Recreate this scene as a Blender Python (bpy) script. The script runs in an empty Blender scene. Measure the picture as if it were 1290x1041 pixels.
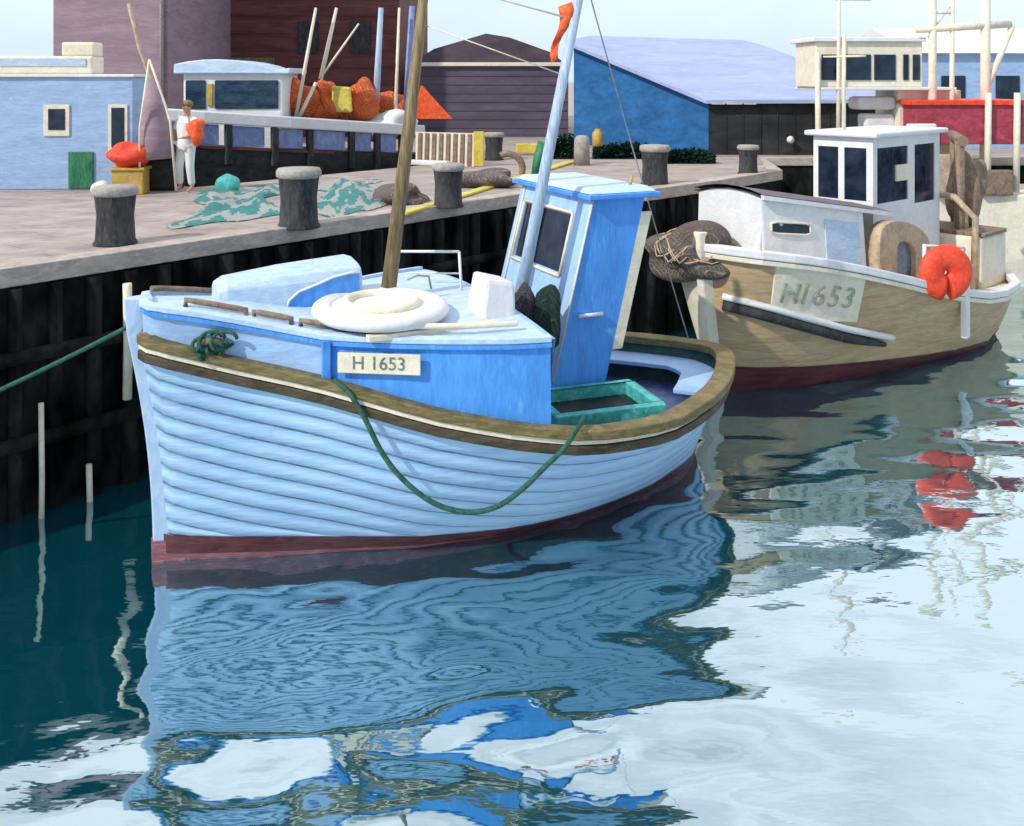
import bpy, bmesh, math, random
from mathutils import Vector, Matrix
import numpy as np
random.seed(7); rng = np.random.RandomState(5)
C = bpy.context.scene.collection
R = math.radians
EYE = 4.6
# ------------------------------------------------------------------ camera, sky, sun, exposure
cd = bpy.data.cameras.new("camera"); cam = bpy.data.objects.new("camera", cd); C.objects.link(cam)
cam.location = (0, 0, EYE); cam.rotation_euler = (R(90), 0, 0)
cd.sensor_width = 36; cd.lens = 36 * 1200 / 1290; cd.shift_y = -(520.5 - 100) / 1290
cd.clip_start = .1; cd.clip_end = 5000
bpy.context.scene.camera = cam
SUN_DIR = Vector((-.62, -.50, .64)).normalized()          # towards the sun
w = bpy.data.worlds.new("World"); bpy.context.scene.world = w; w.use_nodes = True
nt = w.node_tree; bg = nt.nodes['Background']
sky = nt.nodes.new('ShaderNodeTexSky'); sky.sky_type = 'NISHITA'; sky.sun_disc = False
sky.sun_elevation = math.asin(SUN_DIR.z); sky.sun_rotation = math.atan2(SUN_DIR.x, SUN_DIR.y)
sky.dust_density = .4; sky.air_density = 1.0; sky.ozone_density = 2.0
tc = nt.nodes.new('ShaderNodeTexCoord'); mp = nt.nodes.new('ShaderNodeMapping'); mp.inputs['Scale'].default_value = (1.4, 1.4, 3.2)
no = nt.nodes.new('ShaderNodeTexNoise'); no.inputs['Scale'].default_value = 2.2; no.inputs['Detail'].default_value = 7; no.inputs['Distortion'].default_value = .6
rp = nt.nodes.new('ShaderNodeValToRGB'); rp.color_ramp.elements[0].position = .30; rp.color_ramp.elements[1].position = .56
rp.color_ramp.elements[0].color = (.55, .55, .55, 1); rp.color_ramp.elements[1].color = (.93, .93, .93, 1)
mx = nt.nodes.new('ShaderNodeMix'); mx.data_type = 'RGBA'; mx.inputs['B'].default_value = (15.4, 15.6, 16.4, 1)
L = nt.links.new
L(tc.outputs['Generated'], mp.inputs['Vector']); L(mp.outputs[0], no.inputs['Vector']); L(no.outputs['Fac'], rp.inputs[0])
sx = nt.nodes.new('ShaderNodeSeparateXYZ'); L(tc.outputs['Generated'], sx.inputs[0])
mz = nt.nodes.new('ShaderNodeMapRange'); mz.inputs['From Min'].default_value = .03; mz.inputs['From Max'].default_value = .30; mz.inputs['To Min'].default_value = .22; mz.inputs['To Max'].default_value = 1
my = nt.nodes.new('ShaderNodeMapRange'); my.inputs['From Min'].default_value = -.5; my.inputs['From Max'].default_value = .4; my.inputs['To Min'].default_value = .25; my.inputs['To Max'].default_value = 1
m1 = nt.nodes.new('ShaderNodeMath'); m1.operation = 'MULTIPLY'; m2 = nt.nodes.new('ShaderNodeMath'); m2.operation = 'MULTIPLY'
L(sx.outputs['Z'], mz.inputs['Value']); L(sx.outputs['Y'], my.inputs['Value']); L(mz.outputs[0], m1.inputs[0]); L(my.outputs[0], m1.inputs[1])
L(rp.outputs[0], m2.inputs[0]); L(m1.outputs[0], m2.inputs[1]); L(m2.outputs[0], mx.inputs['Factor']); hz = nt.nodes.new('ShaderNodeMix'); hz.data_type = 'RGBA'; hz.inputs['B'].default_value = (4.6, 6.5, 8.6, 1)
mh = nt.nodes.new('ShaderNodeMapRange'); mh.inputs['From Min'].default_value = .06; mh.inputs['From Max'].default_value = .28; mh.inputs['To Min'].default_value = .85; mh.inputs['To Max'].default_value = 0
L(sx.outputs['Z'], mh.inputs['Value']); L(mh.outputs[0], hz.inputs['Factor']); L(sky.outputs[0], hz.inputs['A']); L(hz.outputs['Result'], mx.inputs['A']); L(mx.outputs['Result'], bg.inputs['Color'])
bg.inputs['Strength'].default_value = .10
sd = bpy.data.lights.new("sun", 'SUN'); sun = bpy.data.objects.new("sun", sd); C.objects.link(sun)
sd.energy = 3.0; sd.angle = R(.6); sd.color = (1, .95, .87)
sun.rotation_euler = SUN_DIR.to_track_quat('Z', 'Y').to_euler()
vs = bpy.context.scene.view_settings; vs.view_transform = 'Standard'; vs.look = 'None'; vs.gamma = 1; vs.use_curve_mapping = False
vs.exposure = 0.12

# ------------------------------------------------------------------ helpers
def lin(h, k=1.0):
    h = h.lstrip('#'); o = []
    for i in (0, 2, 4):
        c = int(h[i:i+2], 16) / 255
        o.append(min(.92, k * (c / 12.92 if c <= .04045 else ((c + .055) / 1.055) ** 2.4)))
    return (*o, 1)

def paint(name, col, col2=None, rough=.55, var=.16, sc=(3, 3, 9), bump=.35, k=.85, patch=.0, metal=0, fine=26, net=0, slab=0, netdark=.5):
    """weathered brush-laid paint: broad tone changes, streaks, a second colour showing in patches"""
    m = bpy.data.materials.new(name); m.use_nodes = True; n = m.node_tree.nodes; l = m.node_tree.links.new
    b = n['Principled BSDF']; b.inputs['Roughness'].default_value = rough; b.inputs['Metallic'].default_value = metal
    t = n.new('ShaderNodeTexCoord'); mp = n.new('ShaderNodeMapping'); mp.inputs['Scale'].default_value = sc
    mp.inputs['Rotation'].default_value = (.1, .07, .12)
    n1 = n.new('ShaderNodeTexNoise'); n1.inputs['Scale'].default_value = 1.0; n1.inputs['Detail'].default_value = 5; n1.inputs['Distortion'].default_value = .8
    n2 = n.new('ShaderNodeTexNoise'); n2.inputs['Scale'].default_value = fine / 6; n2.inputs['Detail'].default_value = 6; n2.inputs['Distortion'].default_value = .5
    l(t.outputs['Object'], mp.inputs[0]); l(mp.outputs[0], n1.inputs['Vector']); l(mp.outputs[0], n2.inputs['Vector'])
    c = lin(col, k)
    r = n.new('ShaderNodeValToRGB'); e = r.color_ramp.elements
    e[0].position = .32; e[1].position = .68
    e[0].color = (*[max(0, x * (1 - var) - .004) for x in c[:3]], 1); e[1].color = (*[min(.9, x * (1 + var) + .01 * var * 6) for x in c[:3]], 1)
    l(n1.outputs['Fac'], r.inputs[0]); out = r.outputs[0]
    mm = n.new('ShaderNodeMix'); mm.data_type = 'RGBA'; mm.blend_type = 'OVERLAY'; mm.inputs['Factor'].default_value = min(1, var * 2.2)
    l(out, mm.inputs['A']); l(n2.outputs['Fac'], mm.inputs['B']); out = mm.outputs['Result']
    if col2:
        n3 = n.new('ShaderNodeTexNoise'); n3.inputs['Scale'].default_value = 3.4; n3.inputs['Detail'].default_value = 8; n3.inputs['Roughness'].default_value = .65
        l(mp.outputs[0], n3.inputs['Vector'])
        r3 = n.new('ShaderNodeValToRGB'); r3.color_ramp.elements[0].position = .62 - patch * .3; r3.color_ramp.elements[1].position = .68 - patch * .22
        l(n3.outputs['Fac'], r3.inputs[0])
        m3 = n.new('ShaderNodeMix'); m3.data_type = 'RGBA'; sc3 = n.new('ShaderNodeMath'); sc3.operation = 'MULTIPLY'; sc3.inputs[1].default_value = .55; l(r3.outputs[0], sc3.inputs[0]); l(sc3.outputs[0], m3.inputs['Factor']); l(out, m3.inputs['A']); m3.inputs['B'].default_value = lin(col2, k)
        out = m3.outputs['Result']
    if net:
        fac = None
        for rot in (.8, -.75):
            mpn = n.new('ShaderNodeMapping'); mpn.inputs['Rotation'].default_value = (rot * .7, rot * .5, rot); l(t.outputs['Object'], mpn.inputs[0])
            wv = n.new('ShaderNodeTexWave'); wv.inputs['Scale'].default_value = net; wv.inputs['Distortion'].default_value = 5; wv.inputs['Detail'].default_value = 2; wv.inputs['Detail Scale'].default_value = .8; l(mpn.outputs[0], wv.inputs['Vector'])
            pw = n.new('ShaderNodeMath'); pw.operation = 'POWER'; pw.inputs[1].default_value = 5; l(wv.outputs['Fac'], pw.inputs[0])
            if fac is None: fac = pw.outputs[0]
            else:
                mxm = n.new('ShaderNodeMath'); mxm.operation = 'MAXIMUM'; l(fac, mxm.inputs[0]); l(pw.outputs[0], mxm.inputs[1]); fac = mxm.outputs[0]
        mn = n.new('ShaderNodeMix'); mn.data_type = 'RGBA'; l(fac, mn.inputs['Factor']); mn.inputs['A'].default_value = (*[x * netdark for x in c[:3]], 1); l(out, mn.inputs['B']); out = mn.outputs['Result']
    if slab:
        mps = n.new('ShaderNodeMapping'); mps.inputs['Rotation'].default_value = (0, 0, -math.atan2(6.72, 5.65)); l(t.outputs['Object'], mps.inputs[0])
        bt = n.new('ShaderNodeTexBrick'); bt.inputs['Scale'].default_value = slab; bt.inputs['Mortar Size'].default_value = .012; bt.inputs['Color1'].default_value = (1, 1, 1, 1); bt.inputs['Color2'].default_value = (.82, .80, .80, 1); bt.inputs['Mortar'].default_value = (.42, .38, .36, 1)
        bt.inputs['Brick Width'].default_value = 1.1; bt.inputs['Row Height'].default_value = .5; l(mps.outputs[0], bt.inputs['Vector'])
        mn = n.new('ShaderNodeMix'); mn.data_type = 'RGBA'; mn.blend_type = 'MULTIPLY'; mn.inputs['Factor'].default_value = .45; l(out, mn.inputs['A']); l(bt.outputs['Color'], mn.inputs['B']); out = mn.outputs['Result']
    l(out, b.inputs['Base Color'])
    if net:
        bn_ = n.new('ShaderNodeBump'); bn_.inputs['Strength'].default_value = 1; bn_.inputs['Distance'].default_value = .03; l(fac, bn_.inputs['Height']); l(bn_.outputs[0], b.inputs['Normal']); return m
    if bump:
        bp = n.new('ShaderNodeBump'); bp.inputs['Strength'].default_value = bump; bp.inputs['Distance'].default_value = .02
        l(n2.outputs['Fac'], bp.inputs['Height']); l(bp.outputs[0], b.inputs['Normal'])
        rr = n.new('ShaderNodeMapRange'); rr.inputs['To Min'].default_value = max(.05, rough - .15); rr.inputs['To Max'].default_value = min(1, rough + .2)
        l(n2.outputs['Fac'], rr.inputs['Value']); l(rr.outputs[0], b.inputs['Roughness'])
    return m

M = {}
def mat(key, *a, **k):
    if key not in M: M[key] = paint(key, *a, **k)
    return M[key]

class MB:
    def __init__(s): s.v = []; s.f = []; s.m = []; s.sm = []
    def add(s, vs_, fs, mi=0, smooth=False):
        o = len(s.v); s.v += [tuple(map(float, p)) for p in vs_]; s.f += [tuple(i + o for i in q) for q in fs]
        s.m += [mi] * len(fs); s.sm += [smooth] * len(fs); return s
    def box(s, a, b, mi=0, T=None):
        x0, y0, z0 = a; x1, y1, z1 = b
        P = [(x0,y0,z0),(x1,y0,z0),(x1,y1,z0),(x0,y1,z0),(x0,y0,z1),(x1,y0,z1),(x1,y1,z1),(x0,y1,z1)]
        if T: P = [T(Vector(p)) for p in P]
        return s.add(P, [(0,3,2,1),(4,5,6,7),(0,1,5,4),(1,2,6,5),(2,3,7,6),(3,0,4,7)], mi)
    def quadbox(s, bot, top, mi=0):
        n = len(bot); P = list(bot) + list(top)
        F = [tuple(range(n))[::-1], tuple(range(n, 2*n))] + [(i, (i+1) % n, n + (i+1) % n, n + i) for i in range(n)]
        return s.add(P, F, mi)
    def tube(s, pts, r, n=8, mi=0, caps=True, jit=0):
        pts = [Vector(p) for p in pts]; rs = r if isinstance(r, (list, tuple)) else [r] * len(pts)
        P = []; F = []; up = Vector((.123, .31, .94)).normalized()
        for i, p in enumerate(pts):
            t = (pts[min(i+1, len(pts)-1)] - pts[max(i-1, 0)]).normalized()
            if abs(t.dot(up)) > .97: up = Vector((1, .2, 0)).normalized()
            a = t.cross(up).normalized(); b = t.cross(a).normalized()
            for k in range(n):
                an = 2 * math.pi * k / n; rr = rs[i] * (1 + (random.uniform(-jit, jit) if jit else 0))
                P.append(p + rr * (math.cos(an) * a + math.sin(an) * b))
        for i in range(len(pts) - 1):
            for k in range(n):
                F.append((i*n+k, i*n+(k+1) % n, (i+1)*n+(k+1) % n, (i+1)*n+k))
        s.add(P, F, mi, True)
        if caps: s.add(P[:n], [tuple(range(n))], mi); s.add(P[-n:], [tuple(range(n))[::-1]], mi)
        return s
    def sweep(s, pts, sect, closed=False, mi=0, up=Vector((0,0,1)), smooth=False, scale=None):
        """sect: list of (outward, up) offsets; outward = right-hand side of the path"""
        pts = [Vector(p) for p in pts]; n = len(sect); P = []; F = []; N = len(pts)
        for i, p in enumerate(pts):
            a = pts[(i+1) % N] if closed or i < N-1 else p; b = pts[i-1] if closed or i > 0 else p
            t = a - b; t.z *= .0 if abs(t.x) + abs(t.y) > 1e-6 else 1; t.normalize(); o = t.cross(up).normalized()
            k = scale[i] if scale else 1
            for q in sect: P.append(p + o * q[0] * k + up * q[1])
        for i in range(N if closed else N-1):
            for k in range(n):
                F.append((i*n+k, i*n+(k+1) % n, ((i+1) % N)*n+(k+1) % n, ((i+1) % N)*n+k))
        s.add(P, F, mi, smooth)
        if not closed: s.add(P[:n], [tuple(range(n))[::-1]], mi); s.add(P[-n:], [tuple(range(n))], mi)
        return s
    def lathe(s, prof, c=(0,0,0), n=20, mi=0, sx=1, sy=1, smooth=True):
        P = []; F = []; m = len(prof)
        for k in range(n):
            an = 2*math.pi*k/n
            for r_, z in prof: P.append((c[0]+r_*sx*math.cos(an), c[1]+r_*sy*math.sin(an), c[2]+z))
        for k in range(n):
            for j in range(m-1):
                F.append((k*m+j, ((k+1) % n)*m+j, ((k+1) % n)*m+j+1, k*m+j+1))
        return s.add(P, F, mi, smooth)
    def build(s, name, mats, parent=None, loc=None, bev=0, rotz=0, fix=True):
        me = bpy.data.meshes.new(name); me.from_pydata(s.v, [], s.f); me.update()
        o = bpy.data.objects.new(name, me); C.objects.link(o)
        for m_ in (mats if isinstance(mats, (list, tuple)) else [mats]): me.materials.append(m_)
        me.polygons.foreach_set('material_index', s.m); me.polygons.foreach_set('use_smooth', s.sm)
        if fix:
            bm = bmesh.new(); bm.from_mesh(me); bmesh.ops.remove_doubles(bm, verts=bm.verts, dist=1e-5)
            bmesh.ops.recalc_face_normals(bm, faces=bm.faces); bm.to_mesh(me); bm.free()
        if bev:
            md = o.modifiers.new('bevel', 'BEVEL'); md.width = bev; md.segments = 2; md.limit_method = 'ANGLE'; md.angle_limit = R(35)
        if parent: o.parent = parent
        if loc: o.location = loc
        if rotz: o.rotation_euler.z = rotz
        return o

def bx(a_, b_, m_, name, par, bev=.02): return MB().box(a_, b_).build(name, M[m_], par, bev=bev)
def tag(o, label, cat=None, group=None, kind=None):
    if label: o['label'] = label
    if cat: o['category'] = cat
    if group: o['group'] = group
    if kind: o['kind'] = kind
    return o
def empty(name, loc, rz, label, cat, group=None):
    o = bpy.data.objects.new(name, None); C.objects.link(o); o.location = loc; o.rotation_euler.z = rz
    return tag(o, label, cat, group)
def copy_tree(o, parent=None):
    c = o.copy(); C.objects.link(c); c.parent = parent
    for ch in [x for x in bpy.data.objects if x.parent == o]: copy_tree(ch, c)
    return c
def lerp(a, b, t): return a + (b - a) * t
def vl(a, b, t): return Vector(a).lerp(Vector(b), t)
def sag(a, b, d, n=18):
    return [vl(a, b, i / n) - Vector((0, 0, d * 4 * (i / n) * (1 - i / n))) for i in range(n + 1)]
def catmull(P, n=6):
    P = [Vector(p) for p in P]; Q = [P[0]] + P + [P[-1]]; out = []
    for i in range(1, len(Q) - 2):
        for j in range(n):
            t = j / n; a, b, c, d = Q[i-1], Q[i], Q[i+1], Q[i+2]
            out.append(.5 * ((2*b) + (c-a)*t + (2*a-5*b+4*c-d)*t*t + (3*b-a-3*c+d)*t*t*t))
    return out + [P[-1]]
def text(name, s, size, m, parent, loc, rot, ext=.004):
    c = bpy.data.curves.new(name, 'FONT'); c.body = s; c.size = size; c.extrude = ext; c.align_x = 'CENTER'; c.align_y = 'CENTER'
    o = bpy.data.objects.new(name, c); C.objects.link(o); bpy.context.view_layer.update()
    me_ = bpy.data.meshes.new_from_object(o.evaluated_get(bpy.context.evaluated_depsgraph_get())); bpy.data.objects.remove(o); bpy.data.curves.remove(c)
    me_.materials.clear(); me_.materials.append(m); me_.name = name
    o = bpy.data.objects.new(name, me_); C.objects.link(o); o.parent = parent; o.location = loc; o.rotation_euler = rot
    return o

# ------------------------------------------------------------------ materials
mat('hull_blue', 'ABD0F8', 'C4DBF3', sc=(.9, 1.2, 9), var=.11, bump=.3, patch=.25, k=.95)
mat('lap_shade', '6C94BA', '7F9490', sc=(3, 3, 6), var=.3, patch=.4)
mat('deck_blue', 'C0DBF5', 'E3ECF2', sc=(2.5, 5, 5), var=.1, patch=.3)
mat('royal', '4690DE', '6FAAE8', sc=(5, 5, 1.4), var=.13, patch=.15, bump=.4, k=1.05)
mat('side_blue', 'A5CAF3', 'B9D5F2', sc=(1.5, 1.5, 6), var=.1, patch=.3, k=.85)
mat('wheel_blue', 'A6CCF6', 'B4D2F4', sc=(5, 5, 1.6), var=.1, patch=.2)
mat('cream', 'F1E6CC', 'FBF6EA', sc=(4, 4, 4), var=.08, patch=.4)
mat('white', 'EFEFEE', 'E2E6EA', sc=(4, 4, 4), var=.06, patch=.3)
mat('olive', '7C6E3E', '5E5231', sc=(3, 3, 14), var=.3, patch=.35)
mat('dkbrown', '4A3D26', '75633A', sc=(3, 3, 12), var=.3, patch=.2)
mat('maroon', '5A2028', '8A4852', sc=(2, 2, 12), var=.3, patch=.2)
mat('pinkred', '9A5C66', 'C79AA0', sc=(2, 2, 12), var=.2, patch=.3)
mat('stemcol', 'B9D3F2', 'DCE6EE', sc=(3, 3, 2), var=.08, patch=.3)
mat('glass', '0B2136', '14324A', rough=.12, var=.3, bump=.05, sc=(2, 2, 2), k=.9)
mat('silverglass', '6F7F8C', '8C98A0', sc=(3, 3, 3), var=.25, rough=.25, bump=.1)
mat('teal', '48B5B0', '8FD6CF', sc=(5, 5, 5), var=.2, patch=.25)
mat('dkteal', '1B4A45', '2F6B60', sc=(5, 5, 5), var=.3)
mat('dark', '101A1A', '1F2F2C', sc=(4, 4, 8), var=.3, k=.8)
mat('lavender', '8596C8', 'A9B2D2', sc=(6, 6, 3), var=.2, patch=.35)
mat('mastbrown', '85714C', '51401F', sc=(14, 14, 1.2), var=.35, patch=.3)
mat('silver', 'A9BFD8', 'DDE3E6', sc=(12, 12, 1.0), var=.2, patch=.35)
mat('rope', '1F5A46', '38796A', sc=(20, 20, 20), var=.3, rough=.8)
mat('brownwood', '8A7460', '6A5442', sc=(8, 8, 8), var=.25, patch=.2)
mat('tan', 'BBA078', 'CDB690', sc=(1.2, 1.2, 9), var=.16, patch=.3, k=.95)
mat('tanlight', 'C0A88A', 'D9C6A9', sc=(4, 4, 4), var=.2, patch=.3)
mat('darkred', '561B22', '7A2A32', sc=(2, 2, 12), var=.3, patch=.2)
mat('charcoal', '2C2E30', '55585A', sc=(9, 9, 3), var=.35, patch=.3, rough=.8)
mat('greycap', 'A8A29A', 'C8C1B4', sc=(6, 6, 6), var=.15, patch=.3, rough=.8)
mat('quaytop', 'ADA09A', 'C2B3A2', sc=(.9, 1.6, 3), var=.2, patch=.4, rough=.85, fine=14, slab=.9)
mat('heap', 'A0918C', 'B5A79A', sc=(4, 4, 4), var=.25, patch=.3, rough=.95, net=7)
mat('coping', 'B9AEA4', 'D6CCBB', sc=(2, 2, 5), var=.15, patch=.35, rough=.85)
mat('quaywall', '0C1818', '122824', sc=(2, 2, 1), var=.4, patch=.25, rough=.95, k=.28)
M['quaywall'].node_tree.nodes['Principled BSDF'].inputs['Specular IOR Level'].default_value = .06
mat('yellow', 'DCC952', 'E9DFA0', sc=(4, 4, 4), var=.15, patch=.2)
mat('orange', 'F0561E', 'F88A44', sc=(4, 4, 4), var=.2, patch=.3, k=1.0)
mat('orangenet', 'F4662A', 'FA9450', sc=(4, 4, 4), var=.2, patch=.3, k=1.15, net=6, netdark=.72)
mat('tealnet', '4FBDB8', '9ADCD6', sc=(5, 5, 5), var=.2, patch=.3, net=10, netdark=.65)
mat('whitenet', 'EFEFEA', 'CFE6E2', sc=(5, 5, 5), var=.1, patch=.4, net=10, netdark=.65)
mat('red', 'E8401F', 'F4693A', sc=(5, 5, 5), var=.2, patch=.25, k=1.0)
mat('mauve', '8A7680', '9A8892', sc=(.7, .7, 3), var=.12, patch=.25, rough=.8, k=1.15)
mat('maroonwall', '5E3330', '4A2826', sc=(.5, .5, 3.5), var=.22, patch=.3, rough=.8, k=1.2)
mat('purplewall', '5E5464', '6E5664', sc=(.7, .7, 3), var=.15, patch=.2, rough=.8)
mat('purpleroof', '53454F', '6A4A54', sc=(.8, .8, 2), var=.2, patch=.2, rough=.8)
mat('bluewall', '11609C', '0C4A80', sc=(1, 1, 2.2), var=.22, patch=.15, rough=.7, k=.9)
mat('blackwall', '1D2226', '2F343A', sc=(1, 1, 2.5), var=.3, patch=.2, rough=.85, k=.8)
mat('lilacroof', 'A4B1D9', 'B5C6E6', sc=(.5, 1.4, 1.4), var=.1, patch=.3, rough=.6)
mat('shedblue', 'A3C3E8', 'BCD3EC', sc=(1.5, 1.5, 5), var=.1, patch=.25)
mat('green', '1F7A50', '2F9A68', sc=(8, 8, 2), var=.35, patch=.2)
mat('vanblue', 'BFD6EE', 'E6ECF0', sc=(2, 2, 6), var=.1, patch=.3)
mat('winblue', '17334E', '165845', rough=.2, var=.35, patch=.3, sc=(2, 2, 6))
mat('nettop', '94837A', 'B09E8C', sc=(9, 9, 9), var=.4, patch=.35, rough=.95, net=7)
mat('greynet', '5C5A5E', '7E7C7E', sc=(12, 12, 4), var=.4, patch=.3, rough=.95, net=8)
mat('greennet', '1F4636', '2F6A50', sc=(12, 12, 3), var=.4, patch=.3, rough=.95, net=8)
mat('ltroof', '6F6670', '8B818A', sc=(2, 7, 7), var=.25, patch=.3, rough=.8)
mat('dkgreen', '0C2C22', '174A34', sc=(3, 3, 3), var=.3, rough=1, bump=0)
M['dkgreen'].node_tree.nodes['Principled BSDF'].inputs['Specular IOR Level'].default_value = .05
mat('ochre', 'C9A850', 'DCC27A', sc=(5, 5, 5), var=.15, patch=.2)
mat('skin', 'C79A7A', sc=(6, 6, 6), var=.08, bump=.05)
mat('hair', '8A6A48', sc=(20, 20, 20), var=.3, bump=.3)
mat('letter', 'A9AD98', 'C4C2AC', sc=(10, 10, 10), var=.3, patch=.3)
mat('letterdk', '6B756B', 'A5AA95', sc=(10, 10, 10), var=.3, patch=.3)
mat('crimson', 'A8384C', 'C24A48', sc=(3, 3, 5), var=.25, patch=.25, k=.9)

# water: silvery calm harbour surface over green-blue depth
wm = bpy.data.materials.new('water'); wm.use_nodes = True; n = wm.node_tree.nodes; l = wm.node_tree.links.new
for x in list(n): n.remove(x)
out = n.new('ShaderNodeOutputMaterial'); ms = n.new('ShaderNodeMixShader'); gl = n.new('ShaderNodeBsdfGlossy'); df = n.new('ShaderNodeBsdfDiffuse')
gl.inputs['Color'].default_value = (.78, .925, .985, 1); gl.inputs['Roughness'].default_value = .03
df.inputs['Color'].default_value = (.001, .068, .094, 1)
fr = n.new('ShaderNodeFresnel'); fr.inputs['IOR'].default_value = 1.5
mr = n.new('ShaderNodeMapRange'); mr.inputs['From Min'].default_value = .03; mr.inputs['From Max'].default_value = .6; mr.inputs['To Min'].default_value = .50; mr.inputs['To Max'].default_value = .95
tcw = n.new('ShaderNodeTexCoord'); mw = n.new('ShaderNodeMapping'); mw.inputs['Scale'].default_value = (.9, 2.2, 1)
nw = n.new('ShaderNodeTexNoise'); nw.inputs['Scale'].default_value = 2.2; nw.inputs['Detail'].default_value = 3
bw = n.new('ShaderNodeBump'); bw.inputs['Strength'].default_value = .22; bw.inputs['Distance'].default_value = .02
l(tcw.outputs['Object'], mw.inputs[0]); l(mw.outputs[0], nw.inputs['Vector']); l(nw.outputs['Fac'], bw.inputs['Height'])
l(bw.outputs[0], gl.inputs['Normal']); l(bw.outputs[0], fr.inputs['Normal']); l(fr.outputs[0], mr.inputs['Value']); l(mr.outputs[0], ms.inputs[0])
l(df.outputs[0], ms.inputs[1]); l(gl.outputs[0], ms.inputs[2]); l(ms.outputs[0], out.inputs['Surface'])
def axis(lo, hi, d, far):
    a = list(np.arange(lo, hi, d)); s_ = d
    x = a[0]; y = a[-1]; L_ = []; H_ = []
    while x > -far: s_ *= 1.25; x -= s_; L_.append(x)
    s_ = d
    while y < far: s_ *= 1.25; y += s_; H_.append(y)
    return np.array(L_[::-1] + a + H_)
xs = axis(-9, 12, .07, 1500); ys = axis(3, 19, .06, 1500)
GX, GY = np.meshgrid(xs, ys); GZ = np.zeros_like(GX)
for i in range(26):
    lam = rng.uniform(.35, 1.7); an = rng.normal(math.pi / 2 + .25, .55); k = 2 * math.pi / lam
    GZ += .0029 * lam ** 1.1 * np.sin(k * (GX * math.cos(an) + GY * math.sin(an)) + rng.uniform(0, 6.28) + 1.1 * np.sin(GX * .7 + i) + .9 * np.sin(GY * .6 + 2 * i))
for i in range(14):
    lam = rng.uniform(.22, .45); an = rng.normal(math.pi / 2 + .1, .6); k = 2 * math.pi / lam
    GZ += .00035 * lam / .3 * np.sin(k * (GX * math.cos(an) + GY * math.sin(an)) + 6 * np.sin(GX * .23 + i) + 2.0 * np.sin(GX * .9 + i) + 1.7 * np.sin(GY * .8 + 2 * i))
def sst(x): x = np.clip(x, 0, 1); return x * x * (3 - 2 * x)
GZ *= .42 + .95 * sst((GX + 3.4) / 1.2) * sst((2.6 - GX) / 1.6) + .35 * sst((GX - 2.2) / 1.0) * sst((GY - 8.5) / 3)
fade = np.clip(1 - (np.hypot(GX, GY - 9) - 16) / 8, 0, 1); GZ *= fade
nx_, ny_ = len(xs), len(ys); V = np.stack([GX, GY, GZ], -1).reshape(-1, 3)
idx = (np.arange(ny_ - 1)[:, None] * nx_ + np.arange(nx_ - 1)[None, :]).reshape(-1)
F = np.stack([idx, idx + 1, idx + nx_ + 1, idx + nx_], -1)
me = bpy.data.meshes.new('harbour_water'); me.vertices.add(len(V)); me.vertices.foreach_set('co', V.ravel()); me.loops.add(F.size); me.loops.foreach_set('vertex_index', F.ravel().astype(np.int32))
me.polygons.add(len(F)); me.polygons.foreach_set('loop_start', np.arange(0, F.size, 4, dtype=np.int32)); me.polygons.foreach_set('loop_total', np.full(len(F), 4, dtype=np.int32)); me.update(calc_edges=True)
me.polygons.foreach_set('use_smooth', np.ones(len(F), bool)); me.materials.append(wm)
wo = bpy.data.objects.new('harbour_water', me); C.objects.link(wo)
tag(wo, 'rippled harbour water mirroring the boats, quay and pale sky', None, None, 'structure')

# ------------------------------------------------------------------ quay (pier on the left joined to the land behind)
ZQ = 2.6
E0 = Vector((-5.16, 10.08, 0)); E1 = Vector((.49, 16.8, 0)); ED = (E1 - E0).normalized(); EN = Vector((-ED.y, ED.x, 0))
def q(t, off, z=ZQ): p = E0 + ED * t + EN * off; return Vector((p.x, p.y, z))
front = [q(-22, 0), q(0, 0), E1, Vector((2.4, 17.0, 0)), Vector((4.1, 18.7, 0)), Vector((5.8, 20.6, 0)), Vector((6.3, 23.9, 0)), Vector((60, 24.6, 0))]
back = [q(-22, 5.4), q(12.2, 5.4), q(13.2, 9.8), q(-6, 9.8), q(-30, 9.8), Vector((-60, 14, 0))]
outline = [Vector((p.x, p.y, 0)) for p in front] + [Vector((400, 24.6, 0)), Vector((400, 500, 0)), Vector((-400, 500, 0)), Vector((-400, 20, 0))] + [Vector((p.x, p.y, 0)) for p in back[::-1]]
mb = MB(); N = len(outline)
mb.add([(p.x, p.y, ZQ) for p in outline], [tuple(range(N))], 0)
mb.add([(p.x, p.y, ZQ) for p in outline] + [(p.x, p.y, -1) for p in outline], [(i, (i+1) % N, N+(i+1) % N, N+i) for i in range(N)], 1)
quay = mb.build('quay', [M['quaytop'], M['quaywall']], fix=True); tag(quay, 'worn mauve grey quay deck above a dark timber and stone face', None, None, 'structure')
ap_ = [q(-22, 5.4), q(5.3, 5.4), q(5.3, 9.8), q(-22, 9.8)]; mb = MB()
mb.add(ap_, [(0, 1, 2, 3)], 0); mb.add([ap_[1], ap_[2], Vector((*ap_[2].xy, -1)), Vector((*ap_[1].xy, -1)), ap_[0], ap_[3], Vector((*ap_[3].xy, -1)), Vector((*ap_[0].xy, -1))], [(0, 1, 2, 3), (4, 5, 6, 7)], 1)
mb.build('apron', [M['quaytop'], M['quaywall']], quay)
mb = MB(); fr3 = [Vector((p.x, p.y, ZQ)) for p in front]
mb.sweep(fr3, [(.05, -.17), (.05, .035), (-.28, .035), (-.28, -.17)]); mb.build('coping', M['coping'], quay, bev=.012)
mb = MB()   # dark timber piles and walings on the face
for i in range(46):
    p = q(-6 + i * .42, 0) - EN * .06
    if (p - E1).dot(ED) > 0: break
    mb.tube([(p.x, p.y, -1), (p.x, p.y, ZQ - .19)], random.uniform(.07, .10), 7)
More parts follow.
